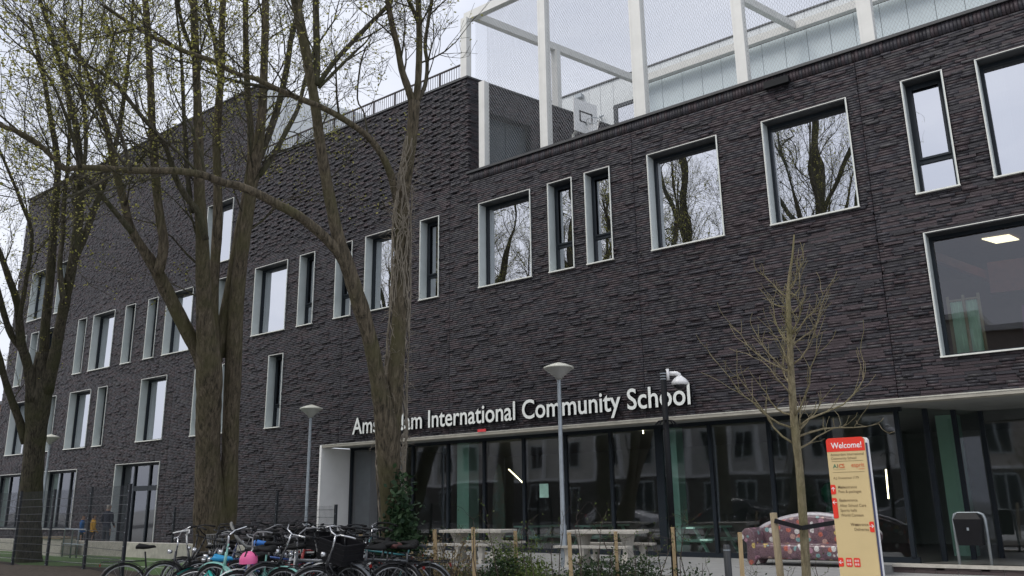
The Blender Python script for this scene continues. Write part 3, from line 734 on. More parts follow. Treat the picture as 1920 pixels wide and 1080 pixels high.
# ------------------------------------------------------------------ welcome totem
pL, pR = at(1548,824,8.75), at(1619,817,8.52)
ux = Vector((pR.x-pL.x,pR.y-pL.y,0)); TW = ux.length; ux.normalize(); un = Vector((ux.y,-ux.x,0))      # un points to the viewer
ztop = (pL.z+pR.z)/2
WS = wroot('welcome_sign', (pL.x+ux.x*TW/2, pL.y+ux.y*TW/2, GZ)); tag(WS, 'yellow and red welcome totem sign beside the young tree', 'sign')
def wp(u, z, n=0): q = Vector((pL.x,pL.y,0))+ux*u+un*n; return (q.x,q.y,z)
H = ztop-GZ
def wsheet(name, poly, n, mat, parent, th=.0):
    mb = MB(); k = len(poly)
    if th: mb.add([wp(u,z,n) for u,z in poly]+[wp(u,z,n-th) for u,z in poly], [tuple(range(k)), tuple(range(2*k-1,k-1,-1))]+[(j,k+j,k+(j+1)%k,(j+1)%k) for j in range(k)])
    else: mb.add([wp(u,z,n) for u,z in poly], [tuple(range(k))])
    o = mb.build(name, mat, parent); fix_normals(o.data); return o
def rrect(u0,u1,z0,z1,r,corners=(1,1,1,1)):       # bl br tr tl
    out = []
    for (cx,cz,a0,on) in ((u0+r,z0+r,pi,corners[0]),(u1-r,z0+r,1.5*pi,corners[1]),(u1-r,z1-r,0,corners[2]),(u0+r,z1-r,.5*pi,corners[3])):
        if on: out += [(cx+r*cos(a0+pi/2*i/5), cz+r*sin(a0+pi/2*i/5)) for i in range(6)]
        else: out.append((cx+(-r if a0 in (pi,.5*pi) else r), cz+(-r if a0 in (pi,1.5*pi) else r)))
    return out
YEL = M('sand_yellow_panel', (.64,.50,.26), .5, .05, 2); REDP = M('signal_red', (.78,.045,.025), .45, .04, 2); WHT = M('print_white', (.85,.85,.85), .5, .02); INK = M('print_brown', (.18,.12,.06), .6, .02); INKR = M('print_orange', (.62,.12,.04), .6, .02); NAVY = M('navy_side', (.06,.07,.16), .5)
wsheet('panel', rrect(0,TW,GZ,ztop,.035,(0,0,1,1)), 0, YEL, WS, .03)
wsheet('side_frame', rrect(.0,TW+.005,GZ,ztop-.06,.02,(0,0,0,0)), -.032, NAVY, WS, .05)
wsheet('back_panel', rrect(.0,TW+.005,GZ,ztop,.035,(0,0,1,1)), -.084, WHT, WS, .06)
mb = MB(); PXM = 1/181.
def zpx(y): return ztop-(y-821)*PXM*1.005
wsheet('header', rrect(0,TW,zpx(846),ztop+.001,.036,(0,0,1,1)), .002, REDP, WS)
def wtext(s, u, y, size, mat, align='l', name='text', bold=0., wsc=1.):
    me = text_mesh(s, 1, 0, name, bold); w_ = max(v.co.x for v in me.vertices); u0 = u if align == 'l' else u-w_*size*wsc
    zb = zpx(y)
    for v in me.vertices: v.co = wp(u0+v.co.x*size*wsc, zb+v.co.y*size, .004)
    me.materials.clear(); me.materials.append(mat); me.update(); return link(name, me, WS)
sc = TW/72.
wtext('Welcome!', .055*TW/.42*1.0, 840, .085, WHT, bold=.012, wsc=.86)
for s_, y_, b_ in (('Amsterdam International',853.5,0),('Community School',860.5,0)): wtext(s_, .09*TW, y_, .036, INK, wsc=.92)
for y_ in (864,884):
    wsheet('rule', [(.1*TW,zpx(y_)),(.92*TW,zpx(y_)),(.92*TW,zpx(y_)+.003),(.1*TW,zpx(y_)+.003)], .003, INK, WS)
wtext('A', .12*TW, 876, .058, M('print_green', (.05,.2,.12), .6), bold=.01); wtext('I', .225*TW, 876, .058, INK, bold=.01); wtext('C', .27*TW, 876, .058, INKR, bold=.01); wtext('S', .36*TW, 876, .058, INKR, bold=.01)
wsheet('rule', [(.12*TW,zpx(879)),(.44*TW,zpx(879)),(.44*TW,zpx(879)+.002),(.12*TW,zpx(879)+.002)], .003, INK, WS)
wtext('esprit', .60*TW, 875, .062, INKR, wsc=.9); wtext('scholen', .78*TW, 879.5, .02, INKR)
wtext('A.J. Ernststraat 1179', .10*TW, 896, .034, INK, wsc=.9)
for s_, y_, u, b_ in (('Main',913,.19,.014),('entrance',913,.36,0),('Post & packages',921,.19,0),('East',936.5,.19,.014),('entrance',936.5,.34,0),('After School Care',946,.19,0),('Sports halls',954.5,.19,0),('World Canteen',963,.19,0)):
    wtext(s_, u*TW, y_, .040, INK, bold=b_, wsc=.88)
wtext('West', .62*TW, 979.5, .040, INK, 'r', bold=.014, wsc=.88); wtext('entrance', .86*TW, 979.5, .040, INK, 'r', wsc=.88); wtext('Deliveries', .86*TW, 988, .040, INK, 'r', wsc=.88)
def arrow(uc, zc, s_, dr):
    d = {'u':(0,1),'l':(-1,0),'r':(1,0)}[dr]; n_ = (-d[1],d[0])
    P = lambda a,b_: (uc+(d[0]*a+n_[0]*b_)*s_, zc+(d[1]*a+n_[1]*b_)*s_)
    for poly in ([P(-1,-.12),P(.7,-.12),P(.7,.12),P(-1,.12)], [P(1,0),P(.1,.9),P(-.1,.7),P(.62,0)], [P(1,0),P(.62,0),P(-.1,-.7),P(.1,-.9)]):
        wsheet('arrow', poly, .0055, WHT, WS)
for u0,u1,ya,yb,dr,cn in ((0,.13,923.5,906,'u',(0,1,1,0)),(0,.13,966.5,930,'l',(0,1,1,0)),(.885,1,990.5,972,'r',(1,0,0,1)),(0,.13,1051,1035.5,'l',(0,1,1,0))):
    wsheet('red_tab', rrect(u0*TW,u1*TW,zpx(ya),zpx(yb),.015,cn), .0035, REDP, WS)
    arrow((u0+u1)/2*TW, zpx(yb+8), .022, dr)
for u0 in (.19,.39):
    wsheet('red_tab', rrect(u0*TW,(u0+.16)*TW,zpx(1051),zpx(1035.5),.012), .0035, REDP, WS)
    for i in range(2):
        for j in range(2): wsheet('icon', rrect((u0+.025+.06*i)*TW,(u0+.075+.06*i)*TW,zpx(1042.5-6*j+6),zpx(1038.5-6*j+6),.005), .0055, M('print_pink', (.8,.45,.42), .6), WS)

# ------------------------------------------------------------------ forecourt furniture
def picnic_concrete(pc, rz, label):
    T = empty('concrete_picnic_table', pc, rz=rz); tag(T, label, 'picnic table', 'concrete picnic tables in front of the glass')
    mb = MB(); mb.box(-.93,.93,-.42,.42,.70,.775); o = mb.build('table_top', CONC, T)
    md = o.modifiers.new('b','BEVEL'); md.width = .012; md.segments = 2
    prof = [(-.34,0),(.34,0),(.36,.05),(.24,.14),(.17,.28),(.17,.40),(.24,.55),(.34,.66),(.36,.70),(-.36,.70),(-.34,.66),(-.24,.55),(-.17,.40),(-.17,.28),(-.24,.14),(-.36,.05)]
    for x in (-.55,.55):
        mb = MB(); mb.add([(x-.06,y,z) for y,z in prof]+[(x+.06,y,z) for y,z in prof], [tuple(range(16)),tuple(range(31,15,-1))]+[(j,16+j,16+(j+1)%16,(j+1)%16) for j in range(16)])
        o = mb.build('leg', CONC, T); fix_normals(o.data)
    for y in (-.78,.78):
        mb = MB(); mb.box(-.9,.9,y-.15,y+.15,.41,.46); mb.build('seat', CONC, T)
        for x in (-.6,.6):
            mb = MB(); pr = [(-.12,0),(.12,0),(.08,.12),(.07,.25),(.12,.41),(-.12,.41),(-.07,.25),(-.08,.12)]
            mb.add([(x-.05,y+a,z) for a,z in pr]+[(x+.05,y+a,z) for a,z in pr], [tuple(range(8)),tuple(range(15,7,-1))]+[(j,8+j,8+(j+1)%8,(j+1)%8) for j in range(8)])
            o = mb.build('bench_leg', CONC, T); fix_normals(o.data)
p = at(896,1048,21.3); picnic_concrete((p.x,p.y,-.004), radians(8), 'concrete picnic table left of the central lamp post')
p = at(1137,1050,19.3); picnic_concrete((p.x,p.y,-.004), radians(8), 'concrete picnic table right of the central lamp post')
def picnic_mint(px_, Y, rz, label):
    p = onY(px_, 1000, Y); T = empty('mint_picnic_table', (p.x,Y,0), rz=rz); tag(T, label, 'picnic table', 'mint picnic tables inside the hall')
    mb = MB(); mb.box(-.8,.8,-.36,.36,.70,.745); mb.build('table_top', TEAL, T)
    for y in (-.68,.68): mb = MB(); mb.box(-.8,.8,y-.13,y+.13,.41,.45); mb.build('seat', TEAL, T)
    for x in (-.6,.6):
        for s_ in (-1,1): mb = MB(); mb.beam((x,s_*.24,.70),(x,s_*.72,0),.05,.09,(1,0,0)); mb.build('leg', TEAL, T)
        mb = MB(); mb.beam((x+.05,-.75,.40),(x+.05,.75,.40),.05,.09); mb.build('crossbar', TEAL, T)
picnic_mint(1015,21.8,radians(75),'mint picnic table indoors behind the central lamp post')
picnic_mint(1130,22.6,radians(75),'mint picnic table indoors behind the right concrete table')
picnic_mint(1318,21.6,radians(75),'mint picnic table indoors right of the mint column')
# decorated totem indoors
p = onY(935,980,22.0); T = wroot('painted_totem', (p.x,22.0,0)); tag(T, 'tall rounded patterned mint board standing indoors behind the glass', 'board')
TOT = M('totem_paint', (.20,.36,.31), .5, .1, 3, col2=(.30,.20,.17))
mb = MB(); hh = onY(935,868,22).z; poly = [(-.2,0),(.2,0),(.26,hh*.35),(.22,hh*.7),(.12,hh*.93),(0,hh),(-.12,hh*.93),(-.22,hh*.7),(-.26,hh*.35)]
mb.prism([(p.x+a,z) for a,z in poly], 22.0, 22.05); o = mb.build('board', TOT, T); fix_normals(o.data)
mb = MB(); mb.box(p.x-.3,p.x+.3,21.9,22.2,0,.05); mb.build('foot', ANTH, T)
# green toy figure behind glass next to the welcome sign
p = onY(1562,940,21.5); T = wroot('green_figure', (p.x,21.5,0)); tag(T, 'dark green rounded figure standing behind the glass left of the welcome sign', 'figure')
GRN = M('glossy_green', (.02,.16,.08), .3)
z1_, z2_ = onY(1562,925,21.5).z, onY(1562,965,21.5).z
mb = MB(); mb.lathe([(.001,z1_-.3),(.18,z1_-.25),(.27,z1_-.05),(.25,z1_+.1),(.13,z1_+.25),(.001,z1_+.28)], (p.x,21.5,0), 18); mb.build('head', GRN, T, True)
mb = MB(); mb.lathe([(.001,0),(.24,.02),(.26,.3),(.2,z2_+.05),(.14,z1_-.2),(.001,z1_-.15)], (p.x,21.5,0), 18); mb.build('body', GRN, T, True)

# mosaic sofa
MOS, n, l, bs = nodes('mosaic_tiles')
geo = n.new('ShaderNodeNewGeometry'); v1 = n.new('ShaderNodeTexVoronoi'); v1.inputs['Scale'].default_value = 8.5
l.new(geo.outputs['Position'], v1.inputs['Vector'])
rr = n.new('ShaderNodeValToRGB'); rr.color_ramp.interpolation = 'CONSTANT'
cs = [(0,(.19,.12,.14)),(.30,(.40,.22,.28)),(.42,(.16,.10,.12)),(.50,(.62,.60,.58)),(.60,(.45,.30,.26)),(.68,(.20,.36,.36)),(.76,(.13,.085,.11)),(.84,(.60,.46,.16)),(.92,(.48,.14,.10))]
rr.color_ramp.elements[0].position = 0; rr.color_ramp.elements[0].color = (*cs[0][1],1); rr.color_ramp.elements[1].position = cs[1][0]; rr.color_ramp.elements[1].color = (*cs[1][1],1)
for q_, c_ in cs[2:]: e_ = rr.color_ramp.elements.new(q_); e_.color = (*c_,1)
sp = n.new('ShaderNodeSeparateColor'); l.new(v1.outputs['Color'], sp.inputs[0]); l.new(sp.outputs[0], rr.inputs[0])
ds = n.new('ShaderNodeMapRange'); ds.inputs['From Min'].default_value = .46; ds.inputs['From Max'].default_value = .54; l.new(v1.outputs['Distance'], ds.inputs[0])
mxn = n.new('ShaderNodeMixRGB'); mxn.inputs[2].default_value = (.17,.105,.12,1); l.new(ds.outputs[0], mxn.inputs[0]); l.new(rr.outputs[0], mxn.inputs[1])
v2 = n.new('ShaderNodeTexVoronoi'); v2.feature = 'DISTANCE_TO_EDGE'; v2.inputs['Scale'].default_value = 24; l.new(geo.outputs['Position'], v2.inputs['Vector'])
gr = n.new('ShaderNodeMapRange'); gr.inputs['From Min'].default_value = .02; gr.inputs['From Max'].default_value = .06; gr.inputs['To Min'].default_value = .35; l.new(v2.outputs[0], gr.inputs[0])
mu = n.new('ShaderNodeMixRGB'); mu.blend_type = 'MULTIPLY'; mu.inputs[0].default_value = 1; l.new(mxn.outputs[0], mu.inputs[1]); l.new(gr.outputs[0], mu.inputs[2]); l.new(mu.outputs[0], bs.inputs['Base Color'])
bs.inputs['Roughness'].default_value = .3
x0 = onY(1397,1000,18.9).x; x1 = onY(1640,1000,18.9).x; SW = x1-x0
SF = wroot('mosaic_sofa', ((x0+x1)/2, 19.0, 0)); tag(SF, 'stone sofa covered in purple and coloured mosaic behind the young tree', 'sofa')
def smooth_part(name, mb, mat, par, bev=.05):
    o = mb.build(name, mat, par); fix_normals(o.data); md = o.modifiers.new('b','BEVEL'); md.width = bev; md.segments = 3; md.limit_method = 'ANGLE'
    o.data.polygons.foreach_set('use_smooth', [True]*len(o.data.polygons)); return o
mb = MB(); mb.box(x0+.22,x1-.22,18.72,19.35,.14,.46); smooth_part('seat', mb, MOS, SF, .07)
top = [(x0+.15+(SW-.3)*t, .72+.33*sin(pi*t)**.8) for t in np.linspace(0,1,17)]
mb = MB(); mb.prism([(x0+.15,.15)]+top+[(x1-.15,.15)], 19.28, 19.55); smooth_part('backrest', mb, MOS, SF, .05)
mb = MB(); mb.tube([(a,19.41,z+.0) for a,z in top], .075, 8); mb.build('back_roll', M('pale_mosaic', (.42,.40,.42), .35, .3, 18), SF, True)
for s_, xx in ((1,x0),(-1,x1)):
    prof = [(.30*s_,.12),(.08*s_,.12),(.10*s_,.45),(.0,.55),(-.02*s_,.68),(.06*s_,.78),(.18*s_,.80),(.28*s_,.72),(.30*s_,.60)]
    mb = MB(); mb.prism([(xx+a,z) for a,z in prof], 18.70, 19.5); smooth_part('armrest', mb, MOS, SF, .03)
    for yy in (18.78,19.4):
        mb = MB(); mb.add([(xx+.08*s_,yy-.08,.14),(xx+.3*s_,yy-.08,.14),(xx+.3*s_,yy+.08,.14),(xx+.08*s_,yy+.08,.14),(xx+.12*s_,yy-.05,0),(xx+.22*s_,yy-.05,0),(xx+.22*s_,yy+.05,0),(xx+.12*s_,yy+.05,0)], [(0,1,2,3),(7,6,5,4),(0,4,5,1),(1,5,6,2),(2,6,7,3),(3,7,4,0)]); mb.build('foot', MOS, SF)
# litter bin
p = onY(1829,1063,20.35); T = wroot('litter_bin', (p.x,20.35,0)); tag(T, 'black litter bin hung in a grey tube frame by the entrance', 'bin')
z1_ = onY(1829,962,20.35).z; xx = p.x
mb = MB(); mb.tube([(xx-.30,20.42,0),(xx-.30,20.42,z1_-.12),(xx-.27,20.42,z1_-.03),(xx-.2,20.42,z1_),(xx+.2,20.42,z1_),(xx+.27,20.42,z1_-.03),(xx+.30,20.42,z1_-.12),(xx+.30,20.42,0)], .03, 8); mb.build('frame', STEEL, T, True)
mb = MB(); mb.add([(xx-.22,20.16,.42),(xx+.22,20.16,.42),(xx+.22,20.46,.42),(xx-.22,20.46,.42),(xx-.26,20.12,z1_-.12),(xx+.26,20.12,z1_-.12),(xx+.26,20.48,z1_-.12),(xx-.26,20.48,z1_-.12),(xx-.18,20.18,z1_+.01),(xx+.18,20.18,z1_+.01),(xx+.18,20.46,z1_+.01),(xx-.18,20.46,z1_+.01)],
    [(3,2,1,0),(0,1,5,4),(1,2,6,5),(2,3,7,6),(3,0,4,7),(4,5,9,8),(5,6,10,9),(6,7,11,10),(7,4,8,11),(8,9,10,11)]); bo = mb.build('body', BLACKPL, T)
mb = MB(); mb.box(xx-.02,xx+.02,20.115,20.125,.72,.78); mb.build('lock', STEEL, T)
# bollard
p = at(1366,1075,11.5); T = wroot('bollard', (p.x,p.y,GZ)); tag(T, 'dark grey round bollard left of the sofa', 'bollard')
mb = MB(); zb = onY(1362,1021,p.y).z; mb.lathe([(.05,GZ),(.05,zb-.015),(.04,zb),(0,zb)], (p.x,p.y,0), 12); mb.build('body', ANTH2, T, True)
mb = MB(); mb.lathe([(.052,zb-.08),(.052,zb-.065)], (p.x,p.y,0), 12); mb.build('band', STEEL, T)
# hedge stakes
ST = [(815,994,13.2,'leftmost raw timber stake in the hedge'),(887,990,12.6,'raw timber stake in front of the left concrete table'),(966,997,13.6,'raw timber stake right of the left concrete table'),(1067,1000,12.2,'raw timber stake just right of the central lamp post'),(1154,998,12.4,'raw timber stake in front of the right concrete table'),(1261,990,12.6,'raw timber stake beside the camera pole'),(1387,1000,11.0,'pale raw timber stake right of the dark bollard'),(676,997,15.5,'raw timber stake left of the ivy trunk')]
for px_,py_,d_,lb in ST:
    p = at(px_,py_,d_); q = at(px_+random.uniform(2,9),1090,d_)
    T = wroot('timber_stake', (p.x,p.y,GZ)); tag(T, lb, 'stake', 'timber stakes in the hedge')
    mb = MB(); mb.beam((q.x,q.y,GZ-.05),(p.x,p.y,p.z),.052,.052); mb.build('post', WOODST, T)
    mb = MB(); mb.box(p.x-.022,p.x+.022,p.y-.022,p.y+.022,p.z,p.z+.012); mb.build('chamfer', WOODST, T)
for px_,py_,d_,lb in [(1450,962,9.6,'weathered round stake strapped to the young tree')]:
    p = at(px_,py_,d_); q = at(px_+17,1090,d_); T = wroot('tree_stake', (p.x,p.y,GZ)); tag(T, lb, 'stake')
    mb = MB(); mb.tube([(q.x,q.y,GZ),(p.x,p.y,p.z)], .042, 10); mb.build('post', WOODGR, T, True)
    mb = MB(); a_ = at(1452,976,9.55); b_ = at(1503,990,9.42); mb.beam(a_,b_,.012,.05); c_ = at(1600,974,9.6); mb.beam(b_,c_,.012,.05); mb.build('strap', BLACKPL, T)

# ------------------------------------------------------------------ trees
class Tree:
    def __init__(s, seed):
        s.rng = random.Random(seed); s.trunk = MB(); s.br = MB(); s.lv = MB(); s.leafy = 1.; s.n = 0
    def leaf(s, p, size):
        r = s.rng; a = Vector((r.gauss(0,1), r.gauss(0,1), r.gauss(0,.6))).normalized(); b = a.orthogonal().normalized()
        b = (b*cos(r.uniform(0,6.3))+a.cross(b)*sin(r.uniform(0,6.3)))
        l = size*r.uniform(.6,1.3); w = l*.6
        s.lv.add([p, p+a*l*.5+b*w*.5, p+a*l, p+a*l*.5-b*w*.5], [(0,1,2,3)])
    def cluster(s, p, n, size, spread):
        for _ in range(n):
            r = s.rng; s.leaf(p+Vector((r.gauss(0,spread), r.gauss(0,spread), r.gauss(0,spread))), size)
    def grow(s, p, d, L, r0, lev, P):
        r = s.rng; k = 5 if lev == 0 else 4 if lev == 1 else 3
        pts = [p.copy()]; rad = [r0]; d = d.normalized(); q = p.copy()
        for i in range(k):
            d = (d + Vector((r.gauss(0,1),r.gauss(0,1),r.gauss(0,1)))*P['wob'] + Vector((0,0,P['up']))).normalized()
            q = q+d*(L/k); pts.append(q.copy()); rad.append(max(P['rmin'], r0*(1-.78*(i+1)/k)))
        s.br.tube(pts, rad, 5 if r0 > .03 else 4 if r0 > .012 else 3, cap=False); s.n += 1
        if lev < P['levels']:
            nc = P['kids'][lev]
            for c in range(nc):
                t = r.uniform(.2, 1.) if c else 1.
                f = t*k; i = min(int(f), k-1); bp = pts[i].lerp(pts[i+1], f-i)
                ax = (pts[i+1]-pts[i]).normalized(); side = ax.orthogonal().normalized()
                ang = r.uniform(0, 2*pi); side = side*cos(ang)+ax.cross(side)*sin(ang)
                a = r.uniform(*P['ang']); nd = ax*cos(a)+side*sin(a)
                s.grow(bp, nd, L*r.uniform(.42,.68), max(P['rmin'], rad[i]*.62), lev+1, P)
        if lev >= P['levels']-1 and s.leafy > 0:
            for j in range(1, len(pts)):
                if r.random() < P['leafp']*s.leafy: s.cluster(pts[j], P['leafn'], P['leafs'], P['leafsp'])
    def limb(s, pts, rad, P, dens, Ls, start=.15, trunk=True, sides=None):
        # smooth the guide polyline, sweep it, then let side branches spring from it
        pts = [Vector(p) for p in pts]; out = []; ro = []
        for i in range(len(pts)-1):
            p0, p1, p2, p3 = pts[max(i-1,0)], pts[i], pts[i+1], pts[min(i+2,len(pts)-1)]
            for j in range(3):
                t = j/3; a = .5*((2*p1)+(p2-p0)*t+(2*p0-5*p1+4*p2-p3)*t*t+(-p0+3*p1-3*p2+p3)*t**3); out.append(a); ro.append(rad[i]*(1-t)+rad[i+1]*t)
        out.append(pts[-1]); ro.append(rad[-1])
        ro = [x*(1+s.rng.gauss(0,.035)) for x in ro]
        (s.trunk if trunk else s.br).tube(out, ro, 12 if max(ro) > .12 else 8 if max(ro) > .06 else 6, cap=True)
        tot = sum((out[i+1]-out[i]).length for i in range(len(out)-1)); n = int(tot*dens); r = s.rng
        for c in range(n):
            f = (start+(1-start)*(c+r.random())/max(n,1))*(len(out)-1); i = min(int(f), len(out)-2); bp = out[i].lerp(out[i+1], f-i)
            ax = (out[i+1]-out[i]).normalized(); side = ax.orthogonal().normalized(); ang = r.uniform(0,2*pi); side = side*cos(ang)+ax.cross(side)*sin(ang)
            a = r.uniform(.5,1.15); nd = (ax*cos(a)+side*sin(a)+Vector((0,0,.12)))
            L = r.uniform(*Ls); s.grow(bp, nd, L, min(ro[i]*.5, .007+L*.008), 0, P)
    def finish(s, name, loc, label, cat, bark, leaf, group=None, twig=None):
        T = wroot(name, loc); tag(T, label, cat, group)
        s.trunk.build('trunk', bark, T, True)
        if s.br.f: s.br.build('branches', twig or TWIG, T, True)
        if s.lv.f: o = s.lv.build('crown', leaf, T); o['kind'] = 'stuff'
        return T
def guide(tr, pl, d0, d1, P, dens, Ls, start=.15, trunk=True, rs=.79):
    n = len(pl); pts = []; rad = []
    for i, (px_, py_, r_) in enumerate(pl):
        d = d0+(d1-d0)*(i/(n-1))**1.2; pts.append(at(px_, py_, d)); rad.append(max(.006, r_*d/FPX*rs))
    tr.limb(pts, rad, P, dens, Ls, start, trunk)
PT = dict(wob=.17, up=.07, rmin=.0045, levels=2, kids=(6,4,0), ang=(.35,.95), leafp=.42, leafn=3, leafs=.056, leafsp=.06)

# twin-stemmed tree
t = Tree(21); D = 19.
guide(t, [(402,1130,56),(401,1080,52),(399,1030,47),(396,980,42),(392,920,34),(390,860,29),(390,800,28),(392,740,30),(392,690,31),(388,640,24),(384,590,19),(381,520,18),(379,450,15),(374,360,13),(372,270,11.5),(370,180,10),(366,90,9),(363,-10,8.5),(360,-110,7)], D, D-.9, PT, .8, (1.2,2.6), .55)
guide(t, [(418,1060,26),(424,990,23),(429,920,21),(431,850,20),(434,760,20),(437,700,20),(440,620,19),(446,540,17),(455,460,16),(465,400,14),(475,330,13),(485,270,12),(492,200,10.5),(495,130,9),(497,60,9),(498,-40,8),(500,-140,6)], D, D+1.0, PT, 1.2, (1.2,2.6), .5)
guide(t, [(392,705,24),(375,665,19),(358,635,17),(335,590,16),(312,545,16),(292,505,15),(270,470,11),(246,430,10),(233,380,9),(222,340,8.5),(210,290,8),(200,240,7),(185,190,6),(165,140,5),(140,90,4),(110,40,3)], D-.1, D-2.2, PT, 1.7, (1.2,2.8), .5)
guide(t, [(297,512,13),(307,460,12),(300,410,10.5),(293,350,10),(288,280,9.5),(284,210,9),(282,140,8.5),(277,60,8),(271,-20,7),(266,-100,5)], D-.9, D-.2, PT, 1.6, (1.2,2.5), .3)
guide(t, [(248,436,7),(222,405,6.5),(195,372,6),(175,345,5),(150,330,4),(110,345,3),(60,380,2)], D-1.6, D-3.2, PT, 1.6, (.8,1.8), .2, False)
guide(t, [(386,450,8),(372,400,8),(350,370,7.5),(330,335,7),(318,295,6.5),(305,265,6),(285,240,5.5),(255,205,5),(225,165,4.5),(195,140,4),(160,120,3),(90,80,2.5)], D-.8, D-3.0, PT, 1.9, (1.0,2.4), .2, False)
guide(t, [(402,680,20),(399,600,14),(402,510,12),(408,420,11.5),(408,340,10),(406,270,9.5),(410,200,9),(415,130,8.5),(416,60,7),(420,-30,7),(424,-110,6)], D+.1, D+1.4, PT, 1.4, (1.1,2.4), .45)
guide(t, [(412,140,6),(403,80,5),(392,30,5),(380,-20,4)], D+1.2, D+1.7, PT, 2, (.8,1.8), .2, False)
guide(t, [(410,670,20),(423,590,15),(436,520,14),(449,440,13),(462,370,12),(470,300,9),(470,240,8),(464,170,7.5),(461,90,7),(460,-10,6)], D+.3, D+2.2, PT, 1.3, (1.1,2.4), .45)
guide(t, [(478,315,9),(503,255,8.5),(524,190,8),(539,120,7),(548,60,6),(566,0,5),(575,-50,4)], D+.7, D+2.2, PT, 1.8, (1.0,2.2), .2, False)
guide(t, [(486,330,7),(513,290,6.5),(540,240,6),(560,200,5),(572,150,4.5),(590,90,3.5)], D+.7, D+3.0, PT, 2, (.9,1.9), .2, False)
guide(t, [(368,110,5),(350,70,5),(338,30,4.5),(330,-20,4)], D-.8, D-1.6, PT, 2, (.8,1.8), .2, False)
guide(t, [(360,400,6),(352,330,5.5),(346,240,5),(343,170,4.5),(340,110,3.5),(333,40,2.5),(325,-30,1.5)], D-.6, D-1.2, PT, 1.5, (.8,1.6), .3, False)
p = at(402,1100,D); t.finish('maple_tree', (p.x,p.y,GZ), 'big twin-stemmed tree with ribbed brown bark behind the bicycles', 'tree', BARK, LEAF, twig=BARK2)

# far-left tree
t = Tree(5); D = 26.
guide(t, [(52,1110,36),(54,1040,30),(56,960,26),(60,900,24),(65,840,23),(69,790,25),(72,750,29),(76,710,22),(80,660,14)], D, D, PT, 0, (1,2))
guide(t, [(50,830,14),(35,785,10),(22,750,9),(10,715,8.5),(0,675,8),(-15,620,7),(-35,540,6)], D, D-1, PT, 1.2, (1,2), .3, rs=.70)
guide(t, [(62,750,18),(55,700,13),(48,670,12),(40,645,11.5),(36,600,10),(30,560,9),(16,520,8),(2,480,7),(-20,430,6)], D-.2, D-1.5, PT, 1.3, (1,2.4), .3, rs=.70)
guide(t, [(42,655,9),(22,630,8.5),(8,590,8),(-4,545,7),(-20,490,6)], D-.4, D-2, PT, 1.2, (1,2), .3, rs=.70)
guide(t, [(75,740,18),(82,670,12.5),(85,610,12),(92,545,11.5),(97,480,11),(101,420,10),(106,360,9),(108,300,8),(98,240,7),(88,180,6),(75,110,5),(55,30,4)], D, D+.6, PT, 1.7, (1.2,2.8), .35, rs=.70)
guide(t, [(85,735,20),(102,670,15),(113,610,13.5),(124,555,13),(134,505,13),(144,445,13),(148,390,12),(150,340,11),(149,290,9),(141,230,8),(124,160,7),(105,95,6),(85,30,5),(60,-50,4)], D, D-1.2, PT, 1.8, (1.2,2.8), .35, rs=.70)
guide(t, [(138,490,10),(158,445,9),(176,395,8.5),(195,345,8),(212,290,7),(226,225,6),(236,150,5),(245,70,4),(250,-20,3)], D-.3, D+1.2, PT, 1.9, (1.2,2.6), .2, rs=.70)
guide(t, [(150,350,7),(160,290,6),(160,220,5.5),(150,150,5),(150,80,4),(155,0,3)], D-.8, D-.6, PT, 2, (1.1,2.4), .2, False, rs=.70)
guide(t, [(120,570,8),(112,500,7),(118,440,6),(120,380,6),(128,300,5),(130,220,4.5),(125,130,3.5),(120,40,3)], D-.6, D+1.8, PT, 1.8, (1.1,2.4), .3, False, rs=.70)
guide(t, [(36,600,6),(50,520,5.5),(60,440,5),(40,380,4.5),(20,330,4),(-10,260,3)], D-1, D-2.5, PT, 1.8, (1.1,2.4), .2, False, rs=.70)
p = at(60,1095,D); t.finish('maple_tree', (p.x,p.y,GZ), 'many-limbed tree standing behind the mesh fence at far left', 'tree', BARK2, LEAF, twig=BARK2)

# ivy-clad tree in front of the lettering
t = Tree(11); D = 14.5; PB = dict(PT, leafp=.10, rmin=.0035)
guide(t, [(742,1120,36),(740,1060,30),(736,1000,26),(731,930,25),(729,870,26),(727,810,28),(722,765,21),(717,720,12),(712,690,5)], D, D, PB, 0, (1,2))
guide(t, [(722,840,20),(714,760,19),(706,700,19),(692,630,18),(668,550,18),(652,500,18),(634,445,15),(617,365,13.5),(602,280,12),(590,190,11.5),(577,115,11.5),(562,40,11.5),(546,-40,11),(530,-140,11)], D, D-.6, PB, .7, (.7,1.6), .55)
guide(t, [(592,160,9),(594,110,8.5),(593,50,8),(591,-40,7)], D-.4, D-.2, PB, 2, (.8,1.6), .2, False)
guide(t, [(596,160,6),(625,118,6),(655,85,6),(690,48,5.5),(718,20,5),(742,-10,4)], D-.4, D+.8, PB, 2.2, (.6,1.4), .2, False)
guide(t, [(598,165,4),(640,122,4),(668,95,3),(685,80,2),(700,60,1)], D-.4, D+.6, PB, 2.2, (.5,1.1), .2, False)
PL_ = dict(PT, leafp=.5)
guide(t, [(652,505,13),(632,470,12.5),(600,437,12),(560,405,11.5),(520,383,11),(480,362,10.5),(445,348,10),(420,343,9.3),(380,328,8.8),(335,321,8.3),(290,320,8),(250,320,7.8),(200,316,7.2),(150,314,6.8),(120,316,6.5),(95,292,6.2),(70,268,5.8),(35,248,5.5),(0,235,5.5),(-60,215,5)], D-.2, D-3.4, PL_, 1.7, (.9,2.2), .35)
guide(t, [(150,315,5),(140,270,4.5),(128,230,4),(105,170,3.5),(70,110,3)], D-3, D-3.6, PL_, 2.2, (.8,1.8), .2, False)
guide(t, [(245,320,4.5),(235,280,4.5),(225,250,4),(200,200,3.5),(180,170,3)], D-2.4, D-2.2, PL_, 2.2, (.8,1.8), .2, False)
